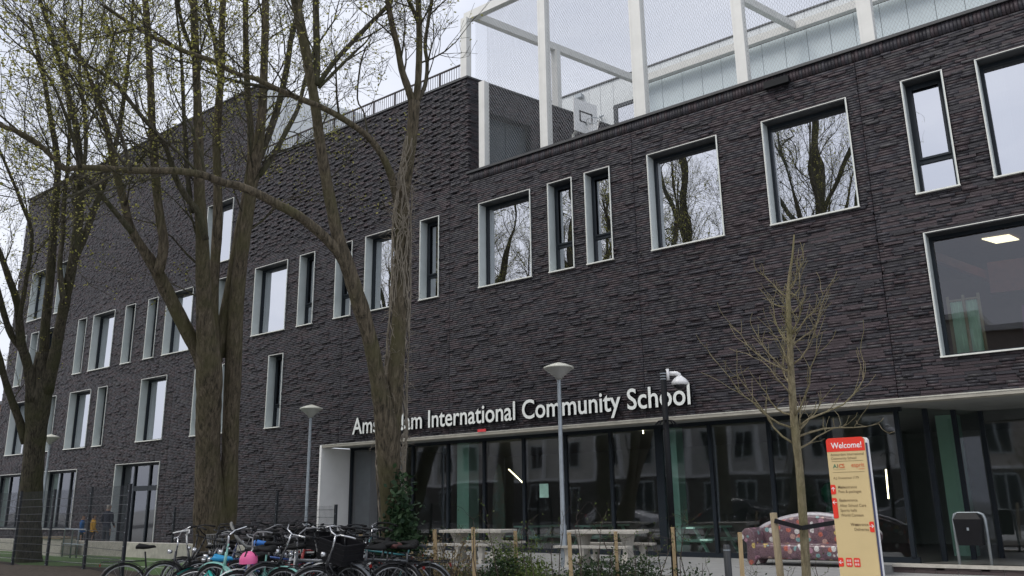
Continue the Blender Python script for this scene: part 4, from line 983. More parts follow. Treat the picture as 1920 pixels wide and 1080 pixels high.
guide(t, [(210,330,3.5),(180,345,3.2),(150,360,3),(110,375,2.5),(60,385,2)], D-2.6, D-3.6, PL_, 2, (.5,1.2), .2, False)
guide(t, [(734,845,20),(738,770,20),(742,700,20),(748,620,18.5),(752,530,17.5),(753,450,16.5),(753,400,16),(760,345,13.5),(768,290,13.5),(774,235,13),(777,190,14)], D+.1, D+.6, PB, .4, (.4,1.0), .3)
guide(t, [(752,405,10),(743,370,9.5),(735,335,9),(722,302,9),(702,270,8),(680,248,7.6),(657,232,7.4),(630,215,7.2),(600,200,7),(580,192,7),(545,178,6.7),(515,165,6.5),(477,147,6),(440,137,5.7),(400,115,6.5),(350,98,6),(310,80,5.5),(270,60,5),(230,35,4.5),(195,10,4)], D+.4, D-2.6, PL_, 1.5, (.7,1.8), .35, True)
guide(t, [(520,168,5),(480,160,4.5),(440,152,4),(405,140,3),(370,125,1.2)], D-.8, D-1.8, PL_, 2, (.6,1.4), .2, False)
guide(t, [(774,195,10),(766,168,9),(753,130,8),(746,90,7.5),(736,50,7.2),(728,5,7),(723,-50,6.5)], D+.6, D+.3, PB, 2.2, (.6,1.5), .2)
guide(t, [(780,195,9.5),(784,150,8),(786,100,7.5),(786,50,7),(784,0,6.5),(781,-60,5.5)], D+.6, D+.9, PB, 2.4, (.6,1.5), .2)
guide(t, [(786,45,6),(775,20,5),(764,-5,5),(755,-40,4)], D+.8, D+.6, PB, 2.4, (.6,1.2), .2, False)
guide(t, [(783,190,6),(797,160,5),(801,120,4.5),(797,85,4.5),(803,40,4),(812,-10,4)], D+.6, D+1.4, PB, 3.0, (.6,1.4), .2, False)
guide(t, [(690,255,2.5),(682,210,2),(670,185,2),(676,120,2),(688,85,1.6)], D+.1, D+.5, PB, 2.5, (.4,.9), .2, False)
# vine stems creeping up the right-hand stem, ivy leaves at the foot
vine = MB(); ivy = Tree(3); rg = random.Random(9)
SP = [(742,1060,29),(738,960,26),(732,880,26),(735,820,28),(740,740,22),(745,660,20),(751,560,18),(753,450,17),(754,400,16),(764,320,14),(772,260,14)]
def stem(tt):
    f = tt*(len(SP)-1); i = min(int(f), len(SP)-2); a, b2 = SP[i], SP[i+1]; u = f-i; return [a[k]*(1-u)+b2[k]*u for k in range(3)]
for k in range(80):
    t0 = rg.uniform(0,.75); t1 = min(1, t0+rg.uniform(.12,.4)); a = rg.uniform(pi*.9,2.1*pi); pts = []
    for j in range(12):
        u = t0+(t1-t0)*j/11; px_,py_,r_ = stem(u); a += rg.gauss(0,.3); R_ = r_*D/FPX*1.08
        pts.append(at(px_,py_,D+.3)+CR*R_*cos(a)+Vector((-CF.x,-CF.y,0)).normalized()*R_*-sin(a))
    vine.tube(pts, rg.uniform(.006,.014), 4)
for k in range(420):
    u = rg.uniform(.28,.98); px_,py_,r_ = stem(u); a = rg.uniform(pi*.8,2.2*pi); R_ = r_*D/FPX; o_ = CR*cos(a)+Vector((-CF.x,-CF.y,0)).normalized()*-sin(a)
    p = at(px_,py_,D+.3)+o_*R_*1.02; d = o_+Vector((rg.gauss(0,.5),rg.gauss(0,.5),rg.gauss(0,.5))); L = rg.uniform(.06,.34); pts = [p]
    for j in range(3): d = (d+Vector((rg.gauss(0,.4),rg.gauss(0,.4),rg.gauss(0,.4)))).normalized(); pts.append(pts[-1]+d*L/3)
    vine.tube(pts, [.005,.004,.003,.002], 3)
for k in range(3400):
    y_ = 1085-abs(rg.gauss(0,1))*75
    if y_ < 878: continue
    h = max(0, (y_-880)/200); px_ = 751+rg.gauss(0,1)*(7+17*h)+4*h; p = at(px_, y_, D-.25+rg.uniform(-.3,.25))
    ivy.leaf(p, .105)
p = at(742,1110,D); TT = t.finish('ivy_tree', (p.x,p.y,GZ), 'forked tree with ivy at its foot standing in front of the lettering', 'tree', BARK, LEAF, twig=BARK2)
vine.build('ivy_stems', VINE, TT); o = ivy.lv.build('ivy', IVYL, TT); o['kind'] = 'stuff'

# young tree
t = Tree(8); D = 9.5; PY = dict(wob=.20, up=.16, rmin=.0038, levels=1, kids=(4,0), ang=(.3,.8), leafp=0, leafn=0, leafs=.03, leafsp=.02); t.leafy = 0
guide(t, [(1514,1120,12),(1510,1040,11.5),(1505,960,11.5),(1499,880,11),(1492,820,10.5),(1487,760,10),(1483,690,9),(1480,620,7.5),(1478,560,5.5),(1480,520,4),(1486,480,3),(1489,440,1.8)], D, D, PY, 0, (1,2), rs=.76)
rg = t.rng
for k in range(30):
    u = rg.random(); py_ = 850-u*310; px_ = 1490-u*12; p = at(px_, py_, D); a = rg.uniform(0,2*pi)
    h = Vector((cos(a),sin(a),0)); L = (1.3-.75*u)*rg.uniform(.5,1.1); pts = [p]; d = h*1.0+Vector((0,0,.15+.5*u)); q = p
    nseg = 6
    for j in range(nseg):
        d = (d+Vector((0,0,.11+.1*u))+Vector((rg.gauss(0,1),rg.gauss(0,1),rg.gauss(0,1)))*.20).normalized(); q = q+d*L/nseg; pts.append(q)
        if j > 0:
            for _ in range(2 if rg.random() < .6 else 1): t.grow(q, d+Vector((rg.gauss(0,.7),rg.gauss(0,.7),rg.gauss(.3,.4))), L*rg.uniform(.18,.42), .0055, 1, PY)
    r0 = .015-.006*u; t.br.tube(pts, [r0*(1-.8*j/nseg) for j in range(nseg+1)], 5)
p = at(1513,1110,D); t.finish('young_tree', (p.x,p.y,GZ), 'slender leafless young tree with pale bark left of the welcome sign', 'tree', YBARK, LEAF, twig=YBARK)

# street trees behind the viewer's left shoulder, seen mirrored in the upper windows
def street_tree(seed):
    t = Tree(seed); r = t.rng; base = Vector((0,0,GZ))
    t.limb([base, base+Vector((.05,0,4)), base+Vector((0,.1,9)), base+Vector((.1,.1,14)), base+Vector((.3,.0,18)), base+Vector((.2,.2,23))], [.50,.42,.37,.32,.26,.12], PT, 1.2, (2,3.6), .5)
    for k in range(9):
        a = k*2.4+r.random(); z = r.uniform(9,16); o_ = Vector((cos(a),sin(a),0)); L = r.uniform(6,9)
        p = Vector((.05,.08,z)); pts = [p, p+o_*1.2+Vector((0,0,1.5)), p+o_*2.2+Vector((0,0,3.2)), p+o_*3.2+Vector((0,0,L*.7)), p+o_*3.9+Vector((0,0,L))]
        t.limb(pts, [.19,.15,.11,.07,.03], dict(PT, leafp=.4), 1.5, (1.4,3.0), .25)
    return t
st = street_tree(31)
SPOT = [(-11.6,-.6,0.,'nearest street tree reflected in the second window from the right end'),(-18.6,-.7,1.3,'street tree next to the nearest one, mirrored in the windows'),(-25.6,-.5,2.6,'third street tree mirrored in the windows'),(-33.0,-.7,3.7,'fourth street tree mirrored in the windows'),(-41,-.5,5.0,'farthest street tree mirrored in the windows')]
root = None
for (x_,y_,rz_,lb) in SPOT:
    if root is None:
        root = st.finish('street_tree', (0,0,GZ), lb, 'tree', BARK2, LEAF, 'street trees along the road', BARK2); T = root
    else: T = copy_tree(root)
    T.location = (x_,y_,GZ); T.rotation_euler = (0,0,rz_); T['label'] = lb

# ------------------------------------------------------------------ far side of the road, seen only in the glass
def far_house(x0, x1, y, h, wallm, label, bays):
    Hh = wroot('town_house', ((x0+x1)/2, y, GZ)); tag(Hh, label, 'building', 'houses across the road')
    mb = MB(); mb.box(x0,x1,y-8,y,3.3,h); mb.build('wall', wallm, Hh)
    mb = MB(); mb.box(x0,x1,y-8,y-.02,GZ,3.298); mb.build('base_wall', M('house_base', (.085,.075,.066), .8, .2, 2), Hh)
    mb = MB(); mb.box(x0-.1,x1+.1,y-8,y+.35,h,h+.35); mb.build('cornice', WHITE, Hh)
    mb = MB(); mb.box(x0,x1,y-.0,y+.12,3.2,3.4); mb.build('string_course', WHITE, Hh)
    n = bays; step = (x1-x0)/n
    for i in range(n):
        xc = x0+step*(i+.5)
        for z in (.9,4.3,7.4):
            if z+1.8 > h: continue
            mb = MB(); mb.box(xc-.75,xc+.75,y,y+.06,z-.08,z+1.95); w = mb.build('window', LINING, Hh)
            for s_ in (-.36,.36): mb = MB(); mb.box(xc+s_-.31,xc+s_+.31,y+.061,y+.07,z,z+1.85); mb.build('pane', M('dark_pane', (.02,.025,.03), .1) if 'dark_pane' not in bpy.data.materials else bpy.data.materials['dark_pane'], w)
        if i % 2:
            mb = MB(); mb.prism([(xc-1,3.4),(xc+1,3.4),(xc+1,h-1.5),(xc-1,h-1.5)], y, y+.0) if False else mb.box(xc-1.15,xc-1.0,y,y+.5,3.4,h-.8); mb.box(xc+1.0,xc+1.15,y,y+.5,3.4,h-.8); mb.build('bay_pier', WHITE, Hh)
for i,(x0_,x1_,h_,c_,lb) in enumerate([(-62,-46.2,10.5,(.42,.40,.36),'grey rendered house, leftmost of the row across the road'),(-46,-32.2,11.5,(.55,.53,.48),'cream house with bay piers across the road'),(-32,-19.2,10.8,(.46,.45,.43),'pale grey house in the middle of the row across the road'),(-19,-7.2,11.6,(.58,.56,.52),'off-white house across the road behind the white car'),(-7,8,10.6,(.40,.36,.32),'brownish house, rightmost of the row across the road')]):
    far_house(x0_,x1_,-15,h_,M('house_render',c_,.8,.1,1.5),lb,4 if i % 2 else 5)
def car(loc, rz, paint, label):
    Cc_ = empty('parked_car', loc, rz=rz); tag(Cc_, label, 'car', 'cars parked along the road')
    prof = [(-2.1,.35),(-2.15,.75),(-1.95,.98),(-1.75,1.05),(-1.35,1.50),(-.3,1.60),(.45,1.52),(1.05,1.08),(1.85,.93),(2.12,.72),(2.12,.35)]
    n = len(prof); ws = [.80,.86,.88,.86,.66,.64,.66,.86,.84,.78,.76]
    mb = MB(); mb.add([(x,-w,z) for (x,z),w in zip(prof,ws)]+[(x,w,z) for (x,z),w in zip(prof,ws)], [(j,j+1,n+j+1,n+j) for j in range(n-1)]+[tuple(range(n-1,-1,-1)),tuple(range(n,2*n))]+[(0,n,2*n-1,n-1)])
    o = mb.build('body', paint, Cc_); fix_normals(o.data); md = o.modifiers.new('b','BEVEL'); md.width = .06; md.segments = 2
    DG = bpy.data.materials.get('dark_pane') or BLACK
    for s_ in (-1,1):
        mb = MB(); q = [(-1.5,1.08,.865),(.85,1.08,.865),(.38,1.47,.70),(-1.22,1.45,.70)]; mb.add([(x,s_*(w+.012),z) for x,z,w in q], [(0,1,2,3)]); mb.build('window', DG, Cc_)
        for x in (-1.3,1.3):
            mb = MB(); mb.tube([(x,s_*.70,.33),(x,s_*.89,.33)], .33, 20); w = mb.build('wheel', BLACKPL, Cc_); mb = MB(); mb.tube([(x,s_*.88,.33),(x,s_*.9,.33)], .2, 16); mb.build('rim', STEEL, w)
        mb = MB(); mb.box(2.0,2.13,s_*.62-.16,s_*.62+.16,.66,.78); mb.build('headlight', WHITEP, Cc_); mb = MB(); mb.box(-2.16,-2.04,s_*.66-.12,s_*.66+.12,.78,.95); mb.build('tail_light', REDP, Cc_)
    mb = MB(); mb.add([(.98,-.78,1.12),(.98,.78,1.12),(.46,.62,1.5),(.46,-.62,1.5)], [(0,1,2,3)]); mb.v = [(x+.02,y,z+.02) for x,y,z in mb.v]; mb.build('windscreen', DG, Cc_)
CW = M('car_white', (.88,.88,.90), .25, .02, coat=.5); CGY = M('car_grey', (.30,.31,.33), .3, .02, coat=.5); CB = M('car_dark', (.03,.035,.05), .25, .02, coat=.5)
car((-25.8,-3.0,GZ),0,CW,'white parked car mirrored in the glass beside the mint column')
car((-9.9,-3.0,GZ),pi,CGY,'silver parked car mirrored in the glass right of the welcome sign')
car((-18.6,-3.1,GZ),0,CB,'dark parked car between the white and silver cars across the road')
# reddish house far left
H2 = wroot('red_house', (-75,40,GZ)); tag(H2, 'red brick house just showing beyond the left end of the school', 'building')
mb = MB(); mb.box(-95,-62.5,30,42,GZ,10.2); mb.build('wall', M('red_brick', (.17,.085,.06), .8, .2, 3), H2)
for x in (-64.5,-67.5,-71,-75): 
    for z in (2,5.5): mb = MB(); mb.box(x-.7,x+.7,29.95,29.99,z,z+1.7); mb.build('window', WHITE, H2)
mb = MB(); mb.box(-95.2,-62.3,29.8,42.2,10.2,10.5); mb.build('roof', ANTH2, H2)

# ------------------------------------------------------------------ bicycles
BK_TYRE = M('tyre_rubber', (.014,.014,.015), .8); BK_RIM = M('alloy', (.42,.43,.45), .35, .1, 9, metal=.7); BK_CHR = M('chrome', (.66,.67,.69), .22, .05, metal=.85); BK_SAD = M('saddle_black', (.010,.010,.010), .65, spec=.25); BK_BRN = M('saddle_brown', (.10,.035,.03), .6)
BK_DULL = M('dull_alloy', (.25,.25,.26), .5, .15, 9, metal=.4); BK_BLK = M('frame_black', (.009,.010,.012), .4, .2, 9, spec=.35); BK_GREY = M('seat_grey', (.22,.22,.21), .6)
WR_ = .34
def wheel_meshes():
    ty = MB(); ty.tube([(WR_*cos(2*pi*i/28),0,WR_*sin(2*pi*i/28)) for i in range(28)], .02, 6, closed=True)
    ri = MB(); ri.tube([((WR_-.03)*cos(2*pi*i/28),0,(WR_-.03)*sin(2*pi*i/28)) for i in range(28)], .011, 4, closed=True)
    for i in range(18):
        a = 2*pi*i/18; b2 = a+(.35 if i % 2 else -.35); s_ = .025 if i % 2 else -.025
        ri.tube([(.02*cos(b2),s_,.02*sin(b2)),((WR_-.03)*cos(a),0,(WR_-.03)*sin(a))], .0016, 3, cap=False)
    ri.tube([(0,-.045,0),(0,.045,0)], .02, 8)
    return ty.mesh('tyre', BK_TYRE, True), ri.mesh('rim', BK_RIM, True)
TY, RI = wheel_meshes()
XR, XF = -.52, .60
def arc(cx, cz, r, a0, a1, n=12): return [(cx+r*cos(a0+(a1-a0)*i/n), 0, cz+r*sin(a0+(a1-a0)*i/n)) for i in range(n+1)]
BB = (-.08,0,.30)
def frame_mesh(kind):
    f = MB()
    f.tube([(-.20,0,.62),BB], .016, 8) ; f.tube([(-.235,0,.86),(-.20,0,.62)], .013, 8)
    if kind == 'omafiets':
        f.tube([(.44,0,.66),(.38,0,.56),(.25,0,.42),(.08,0,.33),BB], .018, 8); f.tube([(.425,0,.74),(.34,0,.62),(.18,0,.48),(-.02,0,.42),(-.15,0,.42)], .014, 8)
    elif kind == 'step': f.tube([(.44,0,.66),(.30,0,.50),(.12,0,.36),BB], .026, 8)
    else: f.tube([(.43,0,.68),BB], .018, 8); f.tube([(.42,0,.78),(-.21,0,.74)], .016, 8)
    f.tube([(.405,0,.86),(.455,0,.62)], .021, 8)
    for s_ in (-1,1):
        f.tube([(-.20,s_*.02,.62),(XR,s_*.065,WR_)], .009, 6); f.tube([(BB[0],s_*.03,BB[2]),(XR,s_*.065,WR_)], .010, 6)
    return f.mesh('frame', BK_BLK, True)
FR = {k: frame_mesh(k) for k in ('omafiets','step','diamond')}
def fork_mesh():
    f = MB()
    for s_ in (-1,1): f.tube([(.455,s_*.03,.62),(.475,s_*.05,.52),(.53,s_*.052,.40),(XF,s_*.055,WR_)], .011, 6)
    f.tube([(.455,0,.62),(.375,0,.98)], .013, 8); return f.mesh('fork', BK_BLK, True)
FK = fork_mesh()
def bar_mesh(kind):
    h = MB(); z = 1.10; x = .35
    h.tube([(.385,0,.92),(.365,0,z)], .013, 8)
    if kind == 'sweep':
        for s_ in (-1,1): h.tube([(x,0,z),(x+.04,s_*.10,z+.03),(x+.03,s_*.22,z+.07),(x-.08,s_*.29,z+.06),(x-.24,s_*.30,z+.02)], .011, 6)
    else:
        for s_ in (-1,1): h.tube([(x,0,z),(x+.02,s_*.14,z+.03),(x-.05,s_*.30,z+.05),(x-.12,s_*.33,z+.05)], .011, 6)
    return h.mesh('handlebar', BK_CHR, True)
BR = {k: bar_mesh(k) for k in ('sweep','flat')}
def grip_mesh(kind, s_):
    h = MB()
    h.tube([(.19,s_*.298,1.14),(.09,s_*.30,1.115)] if kind == 'sweep' else [(.29,s_*.305,1.15),(.20,s_*.335,1.15)], .017, 6); return h.mesh('grip', BK_SAD, True)
GR_ = {(k,s_): grip_mesh(k,s_) for k in ('sweep','flat') for s_ in (-1,1)}
sm = MB()
secs = [(-.37,.085,.93,.03),(-.33,.10,.945,.045),(-.26,.095,.935,.04),(-.18,.05,.93,.03),(-.11,.025,.935,.022),(-.08,.012,.925,.012)]
for (x,w,z,t_) in secs:
    for j in range(10): a = 2*pi*j/10; sm.v.append((x, w*cos(a), z+t_*sin(a)))
sm.f = [(i*10+j,i*10+(j+1)%10,(i+1)*10+(j+1)%10,(i+1)*10+j) for i in range(5) for j in range(10)]+[tuple(range(9,-1,-1)),tuple(range(50,60))]; sm.mi = [0]*len(sm.f)
SAD = sm.mesh('saddle', BK_SAD, True)
def guard(cx, a0, a1):
    g_ = MB(); p = arc(cx, WR_, WR_+.04, a0, a1, 12)
    vs = []
    for (x,y,z) in p: vs += [(x,-.03,z-.008),(x,0,z+.006),(x,.03,z-.008)]
    g_.add(vs, [(i*3+k,i*3+k+1,i*3+k+4,i*3+k+3) for i in range(12) for k in range(2)]); return g_.mesh('mudguard', BK_BLK, True)
MGR = guard(XR, radians(200), radians(20)); MGF = guard(XF, radians(190), radians(40))
cc = MB(); cc.prism([(XR-.02,WR_-.05),(XR-.06,WR_),(XR-.02,WR_+.05),(BB[0],.42),(BB[0]+.10,.38),(BB[0]+.13,.30),(BB[0]+.10,.22),(BB[0],.19)], -.07, -.055); CHC = cc.mesh('chain_case', BK_BLK)
rk = MB()
for s_ in (-1,1): rk.tube([(-.22,s_*.06,.72),(-.85,s_*.06,.72)], .007, 5); rk.tube([(XR,s_*.07,WR_),(-.6,s_*.06,.72)], .006, 5)
for x in (-.3,-.45,-.6,-.75,-.85): rk.tube([(x,-.06,.72),(x,.06,.72)], .006, 5)
RACK = rk.mesh('rear_rack', BK_BLK, True)
cr = MB(); cr.tube([(BB[0],-.09,BB[2]),(BB[0],.07,BB[2])], .02, 8); cr.tube([(BB[0],.075,BB[2]),(BB[0]+.15,.08,BB[2]-.08)], .01, 5); cr.tube([(BB[0],-.085,BB[2]),(BB[0]-.15,-.09,BB[2]+.08)], .01, 5); cr.box(BB[0]+.1,BB[0]+.2,.08,.17,BB[2]-.095,BB[2]-.07); cr.box(BB[0]-.2,BB[0]-.1,-.18,-.09,BB[2]+.07,BB[2]+.095)
CRK = cr.mesh('crank', BK_CHR)
hl = MB(); hl.tube([(.47,0,.86),(.53,0,.86)], [.025,.036], 10); HL = hl.mesh('headlight', BK_CHR, True)
rl = MB(); rl.box(-.88,-.865,-.02,.02,.65,.69); RLT = rl.mesh('rear_light', M('dark_red_lens', (.22,.012,.01), .3))
def crate_mesh():
    c_ = MB(); x0_,x1_,y0_,y1_,z0_,z1_ = .42,.80,-.26,.26,.80,1.08; t_ = .012
    c_.box(x0_,x1_,y0_,y1_,z0_,z0_+t_)
    for (a,b2,c2,d2) in ((x0_,x0_+t_,y0_,y1_),(x1_-t_,x1_,y0_,y1_),(x0_+t_,x1_-t_,y0_,y0_+t_),(x0_+t_,x1_-t_,y1_-t_,y1_)): c_.box(a,b2,c2,d2,z0_+t_,z1_)
    for z in (.86,.93,1.0,1.06): c_.box(x0_-.012,x1_+.012,y0_-.012,y0_,z,z+.02); c_.box(x0_-.012,x1_+.012,y1_,y1_+.012,z,z+.02); c_.box(x1_,x1_+.012,y0_,y1_,z,z+.02); c_.box(x0_-.012,x0_,y0_,y1_,z,z+.02)
    return c_.mesh('crate', BLACKPL)
CRT = crate_mesh()
def basket_mesh():
    c_ = MB()
    for z,w in ((.82,.13),(.9,.145),(.98,.16),(1.06,.175)): c_.tube([(.56+w*1.0*cos(2*pi*i/16),w*1.25*sin(2*pi*i/16),z) for i in range(16)], .006, 4, closed=True)
    for i in range(24): a = 2*pi*i/24; c_.tube([(.56+.13*cos(a),.1625*sin(a),.82),(.56+.175*cos(a),.219*sin(a),1.06)], .006, 3)
    c_.lathe([(0,.82),(.13,.82)], (.56,0,0), 12); return c_.mesh('basket', BK_GREY)
BSK = basket_mesh()
def seat_mesh():
    c_ = MB(); pr = []
    pts = [(-.30,.78),(-.62,.76),(-.70,.84),(-.78,1.04),(-.86,1.22),(-.86,1.25)]
    for (x,z),w in zip(pts,(.15,.16,.165,.17,.13,.08)): pr.append([(x,-w,z+.10 if x > -.66 else z),(x,-w*.6,z),(x,w*.6,z),(x,w,z+.10 if x > -.66 else z)])
    vs = [p for r in pr for p in r]; c_.add(vs, [(i*4+j,i*4+j+1,i*4+j+5,i*4+j+4) for i in range(5) for j in range(3)])
    c_.tube([(-.30,-.17,.86),(-.62,-.175,.9),(-.77,-.18,1.04),(-.86,-.14,1.22),(-.87,0,1.27),(-.86,.14,1.22),(-.77,.18,1.04),(-.62,.175,.9),(-.30,.17,.86)], .02, 6)
    return c_.mesh('child_seat', BK_GREY, True)
CST = seat_mesh()
def part(nm, me, par, mat=None):
    o = bpy.data.objects.new(nm, me); COL.objects.link(o); o.parent = par
    if mat: o.material_slots[0].link = 'OBJECT'; o.material_slots[0].material = mat
    return o
def bike(p, heading, paint, label, kind='omafiets', bar='sweep', barm=None, crate=False, basket=False, seat=False, lean=0., sad=None, guardm=None, steer=0., cratem=None):
    B = empty('bicycle', p, rz=heading); B.rotation_euler = (lean, 0, heading); B.scale = (1.02,1.02,1.02); tag(B, label, 'bicycle', 'bicycles in the parking cluster')
    part('frame', FR[kind], B, paint)
    for x in (XR, XF):
        w = empty('wheel', (x,0,WR_), B); part('tyre', TY, w); part('rim', RI, w)
    part('fork', FK, B, paint); hb = part('handlebar', BR[bar], B, barm)
    for s_ in (-1,1): part('grip', GR_[(bar,s_)], hb)
    part('saddle', SAD, B, sad); part('mudguard', MGR, B, guardm or paint); part('mudguard', MGF, B, guardm or paint); part('chain_case', CHC, B); part('rear_rack', RACK, B); part('crank', CRK, B); part('headlight', HL, B); part('rear_light', RLT, B)
    if crate: part('crate', CRT, B, cratem)
    if basket: part('basket', BSK, B, cratem)
    if seat: part('child_seat', CST, B)
    return B
def P_(nm, c, r=.32): return M('paint_'+nm, c, r, .1, 7, coat=.3)
PB_ = {k: P_(k, c) for k, c in dict(black=(.012,.013,.015), grey=(.12,.13,.14), turquoise=(.04,.42,.38), mint=(.25,.55,.48), red=(.38,.03,.025), blue=(.04,.10,.32), silver=(.42,.43,.45), white=(.70,.71,.70), teal=(.03,.17,.18), pink=(.5,.12,.22), navy=(.02,.03,.08)).items()}
WBAR = M('white_bar', (.80,.80,.78), .4)
ang = lambda deg: radians(deg)
# the separate black bicycle at left, side on
p = at(296,1100,13.4); bike((p.x,p.y,GZ), radians(52), PB_['black'], 'black step-through bicycle with white handlebar standing apart at left', barm=WBAR)
p = at(288,1100,13.4)
mb = MB(); vs = []
BIKES = [ # px, depth, heading, paint, kwargs, label
 (372,12.9,215,'black',dict(),'black bicycle at the left end of the cluster'),
 (398,11.6,205,'black',dict(kind='step',bar='flat'),'black bicycle with flat bars at the left front of the cluster'),
 (412,13.4,222,'black',dict(kind='diamond'),'black bicycle in front of the twin trunk'),
 (432,12.3,198,'grey',dict(bar='flat'),'grey bicycle left of the grey wire basket'),
 (446,13.9,240,'black',dict(),'black bicycle whose bars stand tallest beside the twin trunk'),
 (458,11.1,190,'black',dict(kind='step'),'black bicycle under the pink helmet'),
 (470,13.0,250,'black',dict(basket=True),'black bicycle carrying a grey wire basket'),
 (486,12.0,232,'navy',dict(bar='flat'),'navy bicycle behind the pink helmet'),
 (498,13.6,262,'black',dict(kind='diamond'),'black bicycle behind the wire basket'),
 (510,11.2,205,'blue',dict(kind='diamond',bar='flat'),'blue bicycle left of the child seat'),
 (524,12.6,255,'teal',dict(barm=None),'teal bicycle behind the child seat'),
 (541,11.4,60,'black',dict(seat=True),'black bicycle with a grey child seat'),
 (556,13.2,268,'black',dict(kind='omafiets'),'black bicycle below the left lamp post'),
 (570,11.9,220,'black',dict(kind='step'),'black step-through bicycle right of the child seat'),
 (586,13.4,250,'red',dict(kind='diamond',bar='flat'),'red bicycle below the left lamp post'),
 (598,11.0,200,'silver',dict(kind='diamond',bar='flat'),'silver bicycle at the front of the cluster'),
 (610,12.6,270,'black',dict(crate=True),'black bicycle with a crate left of the fence post'),
 (624,11.6,232,'red',dict(),'dark red bicycle in the middle of the cluster'),
 (640,13.0,262,'black',dict(kind='diamond'),'black bicycle behind the dark red one'),
 (652,11.2,245,'white',dict(kind='step',bar='flat'),'white bicycle left of the big black crate'),
 (668,12.9,278,'black',dict(crate=True),'black bicycle with a raised black crate by the white portal'),
 (684,11.0,285,'black',dict(crate=True),'black bicycle with the biggest black crate, nearest the ivy'),
 (700,12.2,215,'grey',dict(),'grey bicycle behind the biggest crate'),
 (712,11.0,205,'black',dict(sad=BK_BRN),'black bicycle with a brown saddle at the right end'),
 (728,11.8,230,'teal',dict(kind='diamond',bar='flat'),'dark teal bicycle below the ivy'),
 (745,10.8,215,'grey',dict(kind='diamond',bar='flat'),'grey bicycle at the far right of the cluster'),
 (385,12.2,232,'black',dict(bar='flat'),'black bicycle behind the flat-barred one at the left front'),
 (424,10.6,215,'turquoise',dict(kind='step'),'turquoise step-through bicycle nearest the front left'),
 (477,10.4,176,'mint',dict(kind='step',bar='flat'),'pale mint bicycle in the front row below the helmet'),
 (505,12.9,300,'grey',dict(),'grey bicycle with bars turned away behind the child seat'),
 (530,10.5,228,'white',dict(kind='step'),'white bicycle in the front row left of the child seat'),
 (562,10.6,245,'black',dict(crate=False,bar='flat'),'black bicycle in the front row right of the child seat'),
 (578,12.5,300,'black',dict(basket=True,cratem=BLACKPL),'black bicycle with a black wire basket'),
 (615,10.6,175,'grey',dict(kind='diamond'),'grey diamond-frame bicycle in the middle of the front row'),
 (634,12.3,305,'silver',dict(bar='flat'),'silver bicycle behind the dark red one'),
 (660,10.4,228,'black',dict(),'black bicycle just left of the biggest crate'),
 (706,10.5,250,'black',dict(bar='sweep'),'black bicycle in the front row right of the biggest crate'),
 (735,12.4,290,'black',dict(kind='diamond'),'black bicycle leaning by the ivy'),
]
rg = random.Random(4)
for (px_,d_,hd,pn,kw,lb) in BIKES:
    d_ += 1.3; p = at(px_,1080,d_); ln = rg.uniform(-.30,.30)
    if px_ < 440: ln = -rg.uniform(.35,.75)*(1 if cos(radians(hd)-YAW) > 0 else -1)
    kw = dict(kw); bm = rg.random()
    if 'barm' not in kw or kw['barm'] is None: kw['barm'] = BK_BLK if bm < .55 else (BK_DULL if bm < .8 else BK_CHR)
    B_ = bike((p.x,p.y,GZ+rg.uniform(0,.06)), radians(hd+rg.uniform(-28,28)), PB_[pn], lb, lean=ln, **kw); B_.rotation_euler.y = rg.uniform(-.09,.05)
# pink helmet hung on a bar
p = at(466,1050,11.5); T = wroot('bicycle_helmet', tuple(p)); tag(T, 'bright pink bicycle helmet resting among the bicycles', 'helmet')
mb = MB(); mb.lathe([(.12,-.05),(.125,0),(.115,.05),(.08,.095),(.03,.115),(0,.117)], tuple(p), 18); mb.build('shell', M('helmet_pink', (.85,.15,.36), .35, .04), T, True)
mb = MB()
for a in (0.4,1.6,2.8,4.0,5.2): mb.beam((p.x+.115*cos(a),p.y+.115*sin(a),p.z+.05),(p.x+.06*cos(a),p.y+.06*sin(a),p.z+.115),.02,.012)
mb.build('vent', BLACK, T)
# blue saddle covers
for (px_,py_,d_,c_,lb,rz_) in ((418,1047,12.4,(.03,.36,.68),'bright blue saddle cover at the left front of the cluster',.6),(494,1019,13.2,(.03,.18,.55),'blue saddle cover in the middle of the cluster',.9)):
    p = at(px_,py_,d_); T = empty('saddle_cover', p, rz=rz_); tag(T, lb, 'saddle cover'); me = SAD.copy(); me.materials.clear(); me.materials.append(M('cover_blue', c_, .4, .05))
    for v in me.vertices: v.co = ((v.co.x+.22)*1.08, v.co.y*1.1, (v.co.z-.935)*1.25)
    link('cover', me, T)

# ------------------------------------------------------------------ hedge plants
def shrub(px_, py_, d_, w_, h_, n_, lm, size, label, name='shrub', stems=8):
    p = at(px_, py_, d_); p.z = GZ+.04; t = Tree(int(px_)); r = t.rng
    for k in range(stems):
        a = r.uniform(0,6.3); q = p+Vector((cos(a)*w_*.5*r.random(),sin(a)*w_*.5*r.random(),h_*r.uniform(.6,1.0))); m_ = p.lerp(q,.5)+Vector((r.gauss(0,.04),r.gauss(0,.04),0)); t.br.tube([p+Vector((r.gauss(0,.05),r.gauss(0,.05),0)),m_,q], [.008,.006,.003], 4)
        for j in range(n_//stems):
            u = r.uniform(.25,1.05); c_ = p.lerp(q,u); t.leaf(c_+Vector((r.gauss(0,w_*.13),r.gauss(0,w_*.13),r.gauss(0,h_*.07))), size)
    T = wroot(name, tuple(p)); tag(T, label, 'shrub', 'shrubs in the planting bed'); t.br.build('stems', TWIG, T); o = t.lv.build('foliage', lm, T); o['kind'] = 'stuff'
shrub(968,1080,13.2,.85,.95,2400,SHRUBL,.045,'bright green feathery shrub below the left concrete table',stems=16)
